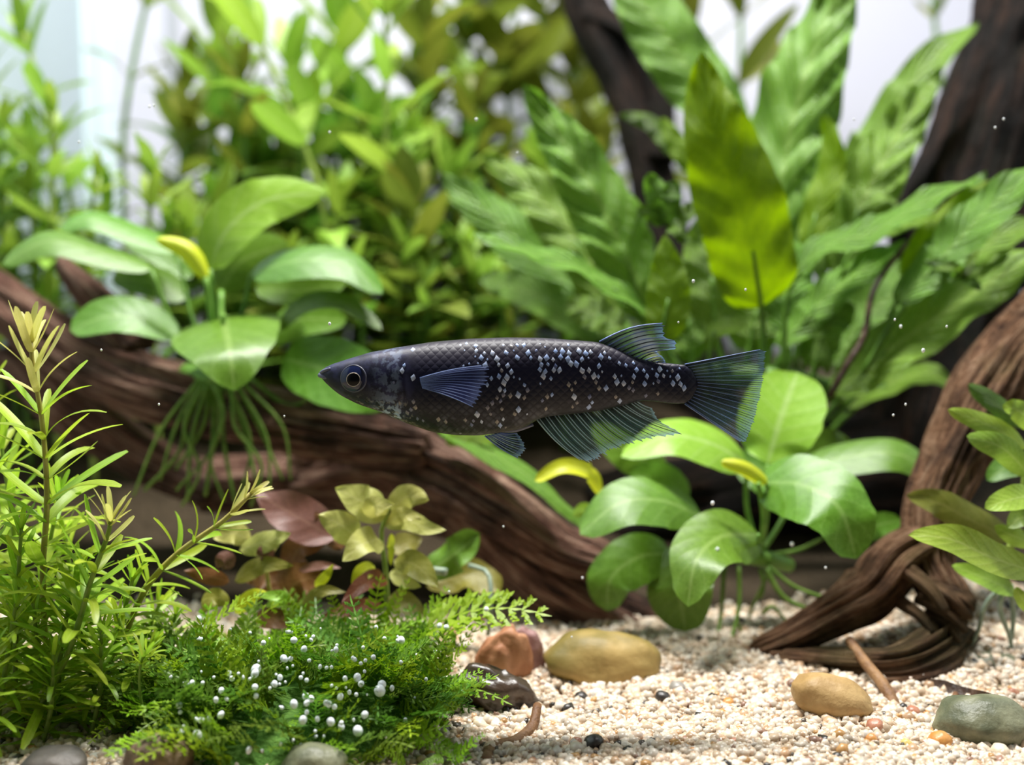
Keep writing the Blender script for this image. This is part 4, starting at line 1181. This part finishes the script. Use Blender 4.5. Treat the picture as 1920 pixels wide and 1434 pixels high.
def uv_sphere(name, r, nu_=12, nv_=8, mat=None):
    vs, fs = [], []
    for j in range(nv_ + 1):
        th = math.pi * j / nv_
        for i in range(nu_):
            ph = 2 * math.pi * i / nu_
            vs.append((r * math.sin(th) * math.cos(ph), r * math.sin(th) * math.sin(ph), r * math.cos(th)))
    for j in range(nv_):
        for i in range(nu_):
            i2 = (i + 1) % nu_
            fs.append((j * nu_ + i, (j + 1) * nu_ + i, (j + 1) * nu_ + i2, j * nu_ + i2))
    me = bpy.data.meshes.new(name)
    me.from_pydata(vs, [], fs)
    me.polygons.foreach_set('use_smooth', [True] * len(fs))
    if mat:
        me.materials.append(mat)
    return me


BM = uv_sphere('oxygen_bubble', 1, mat=M['bubble'])
cl = [(480, 1255, 11), (478, 1263, 9), (551, 1200, 8), (570, 1217, 8), (532, 1234, 8), (515, 1282, 8), (516, 1282, 6), (478, 1288, 7), (480, 1305, 6), (435, 1272, 6), (348, 1282, 7), (360, 1281, 7), (415, 1294, 7), (336, 1322, 8), (338, 1335, 5), (377, 1350, 7), (392, 1348, 7), (405, 1312, 6), (414, 1340, 8),
      (370, 1378, 10), (374, 1382, 8), (340, 1373, 8), (573, 1305, 8), (583, 1310, 8), (551, 1320, 9), (575, 1318, 7), (568, 1350, 9), (595, 1348, 6), (617, 1320, 7), (620, 1353, 9), (640, 1362, 8), (671, 1370, 12), (684, 1340, 9), (638, 1306, 7), (670, 1270, 9), (677, 1282, 7), (647, 1272, 6), (630, 1218, 7),
      (712, 1295, 13), (716, 1283, 10), (752, 1200, 9), (735, 1290, 6), (467, 1406, 8), (565, 1398, 6), (735, 1395, 6), (760, 1350, 6), (373, 1160, 6), (494, 1205, 6), (374, 1198, 8), (575, 1335, 6), (612, 1318, 7), (627, 1325, 6), (640, 1355, 6), (600, 1250, 5), (575, 1275, 5), (564, 1270, 5), (824, 1173, 6), (837, 1176, 6),
      (816, 1225, 7), (535, 1236, 7), (430, 1262, 6), (455, 1270, 5), (700, 1232, 6), (665, 1236, 6), (662, 1234, 5), (685, 1238, 5), (545, 1235, 6), (320, 1270, 5), (380, 1280, 5), (425, 1310, 5), (525, 1270, 6), (655, 1298, 5), (668, 1302, 5), (912, 1142, 6)]
for i in range(70):
    cl.append((rm.uniform(310, 800), rm.uniform(1170, 1410), rm.uniform(2.5, 5)))
for x, y, r_ in cl:
    # on the moss surface
    rr = ray(x, y)
    t, hit = 1.0, None
    while t < 1.45:
        q = CAM + rr * t
        if q.z < gz(q.x, q.y) + moss_h(q.x, q.y) + 0.045 * (moss_h(q.x, q.y) > 0):
            hit = q
            break
        t += 0.004
    if hit is None:
        hit = V(x, y, 1.3)
    o = bpy.data.objects.new('oxygen_bubble', BM)
    COL.objects.link(o)
    o.location = hit
    s = r_ * S(hit.y) * 0.92
    o.scale = (s * rm.uniform(0.8, 1), s, s * rm.uniform(0.9, 1.2))
    o.rotation_euler = (0, rm.uniform(-0.6, 0.6), 0)
    tag(o, 'tiny white oxygen bubble caught in the green moss', 'bubble', 'bubbles in the moss')

# ------------------------------------------------------------------ the fish
FY = 1.2226
fs_ = S(FY)
fish = thing('fish', V(1000, 725, FY), 'slender dark navy fish with silvery blue speckles and clear rayed fins swimming', 'fish')


def F(px, py, dy=0.0):
    p = V(px, py, FY)
    p.y += dy
    return p


TOP = [(600, 700), (604, 694), (612, 687), (624, 682), (660, 670.5), (695, 660), (740, 652), (809, 641), (878, 635), (947, 632.5), (1015, 633), (1055, 636), (1120, 641), (1155, 653), (1192, 671), (1230, 679), (1267, 682), (1285, 684), (1297, 692), (1305, 708), (1308, 718)]
BOT = [(600, 702), (605, 711), (614, 721), (637, 740), (672, 757.5), (717, 772.5), (763, 793), (809, 809), (855, 815.5), (901, 816), (928, 812), (969, 806), (990, 799), (1006, 786), (1030, 780), (1080, 775.5), (1130, 769), (1180, 757), (1200, 751), (1230, 752.5), (1260, 757), (1285, 756), (1297, 748), (1305, 732), (1308, 722)]


def interp(tab, x):
    if x <= tab[0][0]:
        return tab[0][1]
    for (a, b), (c_, d) in zip(tab, tab[1:]):
        if x <= c_:
            return b + (d - b) * (x - a) / (c_ - a)
    return tab[-1][1]


WID = [(600, 2), (606, 8), (620, 18), (650, 31), (700, 42), (760, 50), (850, 56), (930, 54), (1010, 46), (1100, 36), (1180, 26), (1250, 17), (1290, 9), (1308, 2)]


def sm(tab, x, k_=9):
    return (interp(tab, x - k_) + 2 * interp(tab, x) + interp(tab, x + k_)) / 4 if 615 < x < 1280 else interp(tab, x)


def body_y(px, py, k_=1.0):
    """half thickness (in pixels) of the body at this place of its outline"""
    t, b = sm(TOP, px), sm(BOT, px)
    zc, hz = (t + b) / 2, (b - t) / 2
    e = min(1, abs((py - zc) / max(hz, 0.1)))
    return interp(WID, px) * max(0.0, 1 - e ** 2.1) ** 0.5


vs, fs, uv = [], [], []
XS = [600 + 708 * (i / 140) for i in range(141)]
NR = 44
for i, x in enumerate(XS):
    t, b = sm(TOP, x), sm(BOT, x)
    zc, hz, wd = (t + b) / 2, (b - t) / 2, interp(WID, x)
    for j in range(NR):
        an_ = 2 * math.pi * j / NR
        cc, ss = math.cos(an_), math.sin(an_)
        py = zc - hz * ss
        hy = wd * math.copysign(abs(cc) ** 0.9, cc)
        # gill cover edge and mouth corner
        gx = 758 - 0.0016 * (py - 722) ** 2 * 1.6
        g_ = x - gx
        if 0 <= g_ < 14 and py > 672:
            hy *= 1 - 0.085 * (1 - g_ / 14)
        if -26 < g_ < 0 and py > 672:
            hy *= 1 + 0.045 * (1 + g_ / 26)
        p = F(x, py)
        p.y += hy * fs_
        vs.append(p)
        uv.append(((x - 600) / 706, j / NR))
for i in range(len(XS) - 1):
    for j in range(NR):
        j2 = (j + 1) % NR
        fs.append((i * NR + j, i * NR + j2, (i + 1) * NR + j2, (i + 1) * NR + j))
fs.append(tuple(range(NR)))
fs.append(tuple((len(XS) - 1) * NR + j for j in range(NR))[::-1])

k = N('fish_skin')
ob = k.n('TexCoord').outputs['Object']
sp = k.n('SeparateXYZ', Vector=ob)
X_, Z_ = sp.outputs[0], sp.outputs[2]
p_ = 16.5 * fs_
q_ = 15.5 * fs_
a_ = k.math('ADD', k.math('DIVIDE', X_, p_), k.math('DIVIDE', Z_, q_))
b_ = k.math('SUBTRACT', k.math('DIVIDE', X_, p_), k.math('DIVIDE', Z_, q_))
sa = k.math('ABSOLUTE', k.math('SINE', k.math('MULTIPLY', a_, math.pi)))
sb = k.math('ABSOLUTE', k.math('SINE', k.math('MULTIPLY', b_, math.pi)))
sc_ = k.math('POWER', k.math('MULTIPLY', sa, sb), 0.6)
behind = k.smooth(X_, -235 * fs_, -190 * fs_)
sc_ = k.math('MULTIPLY', sc_, behind)
c = k.ramp(k.smooth(Z_, -90 * fs_, 95 * fs_), [(0.0, '0e0e14'), (0.25, '08081a'), (0.5, '090c24'), (0.78, '100e28'), (1.0, '241e2c')])
lower = k.smooth(Z_, -70 * fs_, -5 * fs_, 1, 0)
patch = k.smooth(k.noise(55, 3, ob), 0.42, 0.62)
c = k.mix(k.math('MULTIPLY', k.math('MULTIPLY', k.math('MULTIPLY', sc_, lower), patch), 0.5), c, lin('6a6a76'))
# head: grey-violet, mottled silver on the gill cover
hd = k.smooth(X_, -250 * fs_, -200 * fs_, 1, 0)
c = k.mix(k.math('MULTIPLY', hd, 0.55), c, k.mix(k.smooth(k.noise(70, 4, ob), 0.4, 0.62), lin('0e0e26'), lin('34345a')))
gc = k.math('MULTIPLY', k.smooth(X_, -312 * fs_, -270 * fs_), k.smooth(X_, -250 * fs_, -238 * fs_, 1, 0))
gc = k.math('MULTIPLY', gc, k.smooth(Z_, -70 * fs_, -10 * fs_, 1, 0.15))
c = k.mix(k.math('MULTIPLY', gc, k.smooth(k.noise(150, 4, ob), 0.44, 0.56)), c, lin('b8ccec'))
ch = k.math('MULTIPLY', hd, k.smooth(Z_, -45 * fs_, -5 * fs_, 1, 0))
c = k.mix(k.math('MULTIPLY', ch, k.smooth(k.noise(200, 3, ob), 0.54, 0.66, 0, 0.7)), c, lin('9a948c'))
h_ = k.math('ADD', k.math('MULTIPLY', sc_, 0.8), k.math('MULTIPLY', k.noise(220, 3, ob), 0.35))
M['fish'] = k.done(k.pbr(c, 0.46, 0.32, k.bump(h_, 0.16, 0.003)))
body = mesh_obj('body', vs, fs, M['fish'], fish, uv)

k = N('fish_scale_silver')
oi = k.n('ObjectInfo').outputs['Random']
c = k.ramp(oi, [(0.0, 'c8d8f4'), (0.45, 'a4bcec'), (0.75, 'dce2e8'), (1.0, 'e8e4dc')])
nz = k.noise(900, 2, k.n('TexCoord').outputs['Object'])
c = k.mix(k.smooth(nz, 0.35, 0.6), c, lin('7488b8'))
M['scale'] = k.done(k.pbr(c, 0.3, 0.8, None, Metallic=0.25))
k = N('fish_scale_dim')
oi = k.n('ObjectInfo').outputs['Random']
M['scale_dim'] = k.done(k.pbr(k.ramp(oi, [(0.0, '56628c'), (0.5, '706c74'), (1.0, '888078')]), 0.35, 0.7, None, Metallic=0.25))


def scale_mesh(seed):
    rs = random.Random(seed)
    vs, fs = [(0, 0, 0.16)], []
    pts = 8
    for ring, f in ((0.55, 0.14), (1.0, 0.0)):
        for i in range(pts):
            an_ = 2 * math.pi * i / pts
            r_ = ring * (1.0 if i % 4 == 0 else (0.72 if i % 2 else 0.88)) * rs.uniform(0.8, 1.12)
            vs.append((r_ * math.cos(an_) * 0.66, r_ * math.sin(an_), f))
    for i in range(pts):
        j = (i + 1) % pts
        fs.append((0, 1 + i, 1 + j))
        fs.append((1 + i, 1 + pts + i, 1 + pts + j, 1 + j))
    me = bpy.data.meshes.new('scale')
    me.from_pydata(vs, [], fs)
    me.polygons.foreach_set('use_smooth', [True] * len(fs))
    return me


SM = {(i, m_): with_mat(scale_mesh(i), M[m_]) for i in range(6) for m_ in ('scale', 'scale_dim')}
rf = random.Random(21)


def put_scale(px, py, sx, mat):
    hy = body_y(px, py)
    e = 2.0
    p0 = F(px, py, -hy * fs_ - 0.0002)
    px1 = F(px + e, py, -body_y(px + e, py) * fs_)
    pz1 = F(px, py - e, -body_y(px, py - e) * fs_)
    p00 = F(px, py, -hy * fs_)
    tx, tz = (px1 - p00).normalized(), (pz1 - p00).normalized()
    nr = tx.cross(tz).normalized()
    if nr.y > 0:
        nr = -nr
    tz = nr.cross(tx) * (1 if nr.cross(tx).z > 0 else -1)
    tx = tz.cross(nr)
    o = bpy.data.objects.new('scale', SM[(rf.randrange(6), mat)])
    COL.objects.link(o)
    s = sx * fs_
    an_ = rf.uniform(-0.25, 0.25)
    t2 = tx * math.cos(an_) + tz * math.sin(an_)
    u2 = nr.cross(t2)
    m = Matrix((t2 * s, u2 * s, nr * s)).transposed().to_4x4()
    m.translation = p0 - parent_loc(fish)
    o.parent = fish
    o.matrix_local = m


placed = 0
for row in range(-8, 9):
    for colm in range(0, 46):
        x = 745 + colm * 16.5 / 1.25 + (row % 2) * 6.6
        zmid = (sm(TOP, x) + sm(BOT, x)) / 2
        y = 715 + row * 11.5 + (x - 1000) * 0.004
        if x > 1285 or y < sm(TOP, x) + 9 or y > sm(BOT, x) - 9:
            continue
        if 785 < x < 915 and 682 < y < 765:
            continue
        upper = y < zmid + 8
        pr_ = 0.60 if (upper and x > 860) else (0.18 if upper else (0.44 if 850 < x < 1000 else 0.28))
        if rf.random() < pr_ and placed < 300:
            bright = (upper and rf.random() < 0.85) or (not upper and rf.random() < 0.28)
            put_scale(x + rf.uniform(-3, 3), y + rf.uniform(-3, 3), rf.choice((3.2, 5.4, 6.8, 7.8, 8.6)) if bright else rf.uniform(5.0, 7.0), 'scale' if bright else 'scale_dim')
            placed += 1

# fins
def fin_mat(name, base, mid, edge, d_base, d_mid, d_edge, streak=None):
    k = N(name)
    uv_ = k.n('TexCoord').outputs['UV']
    sp_ = k.n('SeparateXYZ', Vector=uv_)
    u, v = sp_.outputs[0], sp_.outputs[1]
    c = k.ramp(u, [(0.0, base), (0.5, mid), (0.80, mid), (1.0, edge)])
    al = k.ramp(u, [(0.0, d_base), (0.45, d_mid), (0.82, d_mid), (1.0, d_edge)])
    if streak:
        m_ = k.math('MULTIPLY', k.smooth(v, streak[0], streak[0] + 0.15), k.smooth(v, streak[1] - 0.15, streak[1], 1, 0))
        m_ = k.math('MULTIPLY', m_, k.smooth(u, streak[2], streak[2] + 0.3, 1, 0))
        mp_ = k.n('Mapping', Vector=uv_)
        mp_.inputs['Scale'].default_value = (2, 30, 1)
        m_ = k.math('MULTIPLY', m_, k.smooth(k.noise(1, 3, mp_.outputs[0]), 0.3, 0.6, 0.3, 0.9))
        c = k.mix(m_, c, lin('0a0c16'))
        al = k.math('MAXIMUM', al, m_)
    p = k.pbr(c, 0.3, 0.5)
    tl = k.n('BsdfTranslucent')
    k.set(tl.inputs[0], c)
    m0 = k.n('MixShader')
    m0.inputs[0].default_value = 0.45
    k.t.links.new(p, m0.inputs[1])
    k.t.links.new(tl.outputs[0], m0.inputs[2])
    p = m0.outputs[0]
    tr = k.n('BsdfTransparent')
    mx = k.n('MixShader')
    k.set(mx.inputs[0], al)
    k.t.links.new(tr.outputs[0], mx.inputs[1])
    k.t.links.new(p, mx.inputs[2])
    return k.done(mx.outputs[0])


M['fin_tail'] = fin_mat('fin_tail', '141a2c', '406468', '7ca0c4', 0.95, 0.46, 0.6, (0.34, 0.82, 0.72))
M['fin_anal'] = fin_mat('fin_anal', '1c2428', '5c8488', 'b0d8fc', 0.7, 0.48, 0.85)
M['fin_dorsal'] = fin_mat('fin_dorsal', '20243c', '6c8488', '90b4f0', 0.8, 0.42, 0.85)
M['fin_pectoral'] = fin_mat('fin_pectoral', '141628', '30386c', '5c6894', 0.5, 0.5, 0.55)
M['fin_pelvic'] = fin_mat('fin_pelvic', '242a38', '486078', '90b8ec', 0.6, 0.45, 0.8)
k = N('ray_pale')
M['ray_pale'] = k.done(k.pbr('a8c0cc', 0.35, 0.5))
k = N('ray_dark')
M['ray_dark'] = k.done(k.pbr('18222c', 0.4, 0.5))
k = N('ray_blue')
M['ray_blue'] = k.done(k.pbr('6c80b4', 0.35, 0.5))


def curve_at(tab, t):
    """tab [(t, x, y)...] -> point"""
    for a, b in zip(tab, tab[1:]):
        if t <= b[0] + 1e-9:
            f = (t - a[0]) / (b[0] - a[0])
            return (a[1] + (b[1] - a[1]) * f, a[2] + (b[2] - a[2]) * f)
    return tab[-1][1:]


def fin(name, base, tip, nrays, mat, rays, y0=0.0, y1=0.0, bow=0.0, jag=0.05, rw=1.1, fork=False, wav=3.0):
    """base and tip: tables (t, px, py); y0, y1: offset towards (-) or from the camera at base and tip, in pixels"""
    nt, nr_ = nrays * 2 + 1, 9
    rs = random.Random(len(name) * 7 + nrays)
    jg = [rs.uniform(-jag, jag * 0.4) for _ in range(nrays + 1)]

    def pt(t, u):
        (bx, by), (tx, ty) = curve_at(base, t), curve_at(tip, t)
        x, y = bx + (tx - bx) * u, by + (ty - by) * u
        nx_, ny_ = -(ty - by), (tx - bx)
        bb = bow * math.sin(math.pi * min(u, 1)) if u < 1 else 0
        return F(x + nx_ * bb, y + ny_ * bb, (y0 + (y1 - y0) * u + wav * math.sin(t * 5 + u * 2.5) * u) * fs_)
    vs, fs, uv = [], [], []
    for i in range(nt):
        t = i / (nt - 1)
        e = 1 + (jg[i // 2] if i % 2 == 0 else (jg[i // 2] + jg[min(i // 2 + 1, nrays)]) / 2 - jag * 0.9)
        for j in range(nr_ + 1):
            vs.append(pt(t, j / nr_ * e))
            uv.append((j / nr_, t))
    for i in range(nt - 1):
        for j in range(nr_):
            q = i * (nr_ + 1) + j
            fs.append((q, q + 1, q + nr_ + 2, q + nr_ + 1))
    o = mesh_obj(name, vs, fs, M[mat], fish, uv)
    WL[o.name] = parent_loc(fish)
    for i in range(nrays + 1):
        t = i / nrays
        e = 1 + jg[i]
        P = [pt(t, u * e) - Vector((0, 0.6 * fs_, 0)) for u in (0.0, 0.25, 0.5, 0.75, 1.0)]
        edge = i in (0, nrays)
        rr_ = rw * fs_ * (1.5 if edge else 1.0)
        m_ = rays[0] if edge or len(rays) == 1 else rays[(i % len(rays))]
        tube('fin_ray', P, [rr_ * 1.1, rr_ * 0.9, rr_ * 0.55], M[m_], o, n=9, sides=4)
    return o


fin('tail_fin', [(0, 1284, 683), (0.5, 1303, 720), (1, 1284, 757)], [(0, 1428, 655), (0.06, 1437, 658), (0.3, 1433, 697), (0.55, 1426, 742), (0.8, 1413, 795), (0.96, 1400, 829), (1, 1388, 828)], 46, 'fin_tail', ['ray_blue', 'ray_dark', 'ray_dark'], 0, 0, 0.0, 0.02, 0.75)
fin('anal_fin', [(0, 1004, 783), (0.5, 1100, 772), (1, 1194, 752)], [(0, 1090, 864), (0.1, 1108, 868), (0.3, 1140, 850), (0.45, 1166, 839), (0.6, 1196, 828), (0.72, 1232, 820), (0.82, 1279, 812), (0.9, 1240, 792), (1, 1224, 766)], 32, 'fin_anal', ['ray_pale', 'ray_pale', 'ray_dark'], 0, 0, 0.05, 0.06, 0.85)
fin('dorsal_fin', [(0, 1124, 641), (0.33, 1160, 656), (0.66, 1196, 673), (1, 1240, 681)], [(0, 1244, 606), (0.15, 1248, 616), (0.3, 1249, 632), (0.42, 1271, 640), (0.58, 1269, 655), (0.66, 1230, 657), (0.8, 1246, 671), (1, 1248, 680)], 13, 'fin_dorsal', ['ray_blue', 'ray_dark'], 0, 0, -0.07, 0.04, 1.2)
fin('pelvic_fin', [(0, 910, 813), (1, 938, 808)], [(0, 974, 855), (0.3, 986, 842), (0.65, 985, 826), (1, 970, 808)], 9, 'fin_pelvic', ['ray_blue', 'ray_pale'], -28, -34, 0.04, 0.05, 1.0)
fin('pectoral_fin', [(0, 792, 704), (0.5, 793, 712), (1, 796, 722)], [(0, 908, 680), (0.15, 922, 685), (0.5, 913, 714), (0.8, 905, 740), (1, 893, 757)], 12, 'fin_pectoral', ['ray_blue'], -54, -72, -0.03, 0.06, 0.6)

# eye, lips
def disc_dome(name, px, py, r0, dep, mat, parent, y_off, nseg=40, nring=8, inner=0.0):
    """a shallow dome facing the camera side, centre px py, radius r0 px, bulging dep px"""
    vs, fs = [], []
    for j in range(nring + 1):
        f = inner + (1 - inner) * j / nring
        for i in range(nseg):
            an_ = 2 * math.pi * i / nseg
            x, y = px + r0 * f * math.cos(an_), py + r0 * f * math.sin(an_)
            vs.append(F(x, y, (y_off - dep * (1 - f * f)) * fs_))
    for j in range(nring):
        for i in range(nseg):
            i2 = (i + 1) % nseg
            fs.append((j * nseg + i, j * nseg + i2, (j + 1) * nseg + i2, (j + 1) * nseg + i))
    if inner == 0.0:
        pass
    o = mesh_obj(name, vs, fs, mat, parent)
    return o


k = N('eye_blue')
M['eye'] = k.done(k.pbr(k.mix(k.smooth(k.noise(90, 3), 0.4, 0.6), lin('0c1230'), lin('1c2850')), 0.15, 0.6))
k = N('eye_rim')
M['eye_rim'] = k.done(k.pbr('4c4c5c', 0.35, 0.5))
k = N('pupil_black')
M['pupil'] = k.done(k.pbr('010102', 0.3, 0.2))
k = N('iris_ring')
M['iris'] = k.done(k.pbr('d8ccc0', 0.25, 0.7, None, Metallic=0.4))
ey0 = -body_y(668, 707)
eye = disc_dome('eye', 668, 707, 23.5, 9, M['eye'], fish, ey0 + 1.0)
WL[eye.name] = parent_loc(fish)
r = tube('eye_rim', [F(668 + 24 * math.cos(a), 707 + 24 * math.sin(a), (-body_y(668 + 24 * math.cos(a), 707 + 24 * math.sin(a)) - 0.5) * fs_) for a in [i * 2 * math.pi / 40 for i in range(41)]], [1.6 * fs_, 1.6 * fs_], M['eye_rim'], eye, n=81, sides=6, cap=False)
disc_dome('pupil', 668.5, 708, 12.0, 3.5, M['pupil'], eye, ey0 - 6.6)
tube('iris_ring', [F(668.5 + 12.4 * math.cos(a), 708 + 12.4 * math.sin(a), (ey0 - 6.9) * fs_) for a in [i * 2 * math.pi / 30 for i in range(31)]], [0.55 * fs_, 0.55 * fs_], M['iris'], eye, n=61, sides=6, cap=False)
k = N('lip')
M['lip'] = k.done(k.pbr('5a5a74', 0.35, 0.5))
tube('lip', [F(622, 690, -14 * fs_), F(610, 694, -9 * fs_), F(603, 699, 0), F(610, 694, 9 * fs_), F(622, 690, 14 * fs_)], [2.5 * fs_, 4.6 * fs_, 2.5 * fs_], M['lip'], fish, n=20, sides=8)
tube('lip', [F(622, 709, -13 * fs_), F(609, 706, -8 * fs_), F(600.5, 703, 0), F(609, 706, 8 * fs_), F(622, 709, 13 * fs_)], [2.5 * fs_, 5.2 * fs_, 2.5 * fs_], M['lip'], fish, n=20, sides=8)
# vent lobe before the anal fin
tube('vent', [F(925, 806), F(965, 804), F(1000, 796)], [4 * fs_, 7 * fs_, 3 * fs_], M['lip'], fish, n=10, sides=8)

# ------------------------------------------------------------------ specks floating in the water
SMsh = uv_sphere('floating_speck', 1, 8, 6, M['speck'])
sk = [(618, 607, 4, 1.2), (190, 656, 3, 1.25), (298, 758, 3, 1.25), (1300, 527, 4, 1.3), (1398, 543, 3, 1.3), (1678, 599, 3, 1.3), (1689, 612, 4, 1.35), (1731, 657, 5, 1.3), (1775, 612, 3, 1.3), (1698, 758, 3, 1.3), (1675, 778, 3, 1.3), (1336, 943, 5, 1.35), (893, 224, 4, 1.4), (288, 198, 3, 1.4), (280, 200, 3, 1.4), (618, 248, 3, 1.4), (148, 266, 3, 1.4),
      (1882, 223, 3, 1.4), (1866, 239, 3, 1.4), (1272, 604, 2.5, 1.2), (1092, 1083, 3, 1.35), (1548, 1064, 3, 1.35), (842, 1109, 3, 1.3), (533, 780, 2.5, 1.25), (1072, 1194, 2.5, 1.3), (944, 987, 2.5, 1.3), (1601, 224, 2.5, 1.4), (970, 286, 2.5, 1.4), (1345, 1030, 5, 1.42), (1485, 1020, 5, 1.45)]
for x, y, r_, yd in sk:
    o = bpy.data.objects.new('floating_speck', SMsh)
    COL.objects.link(o)
    o.location = V(x, y, yd)
    s = r_ * S(yd) * 0.7
    o.scale = (s, s, s * 1.2)
    tag(o, 'tiny white speck drifting in the open water', 'speck', 'white specks in the water')
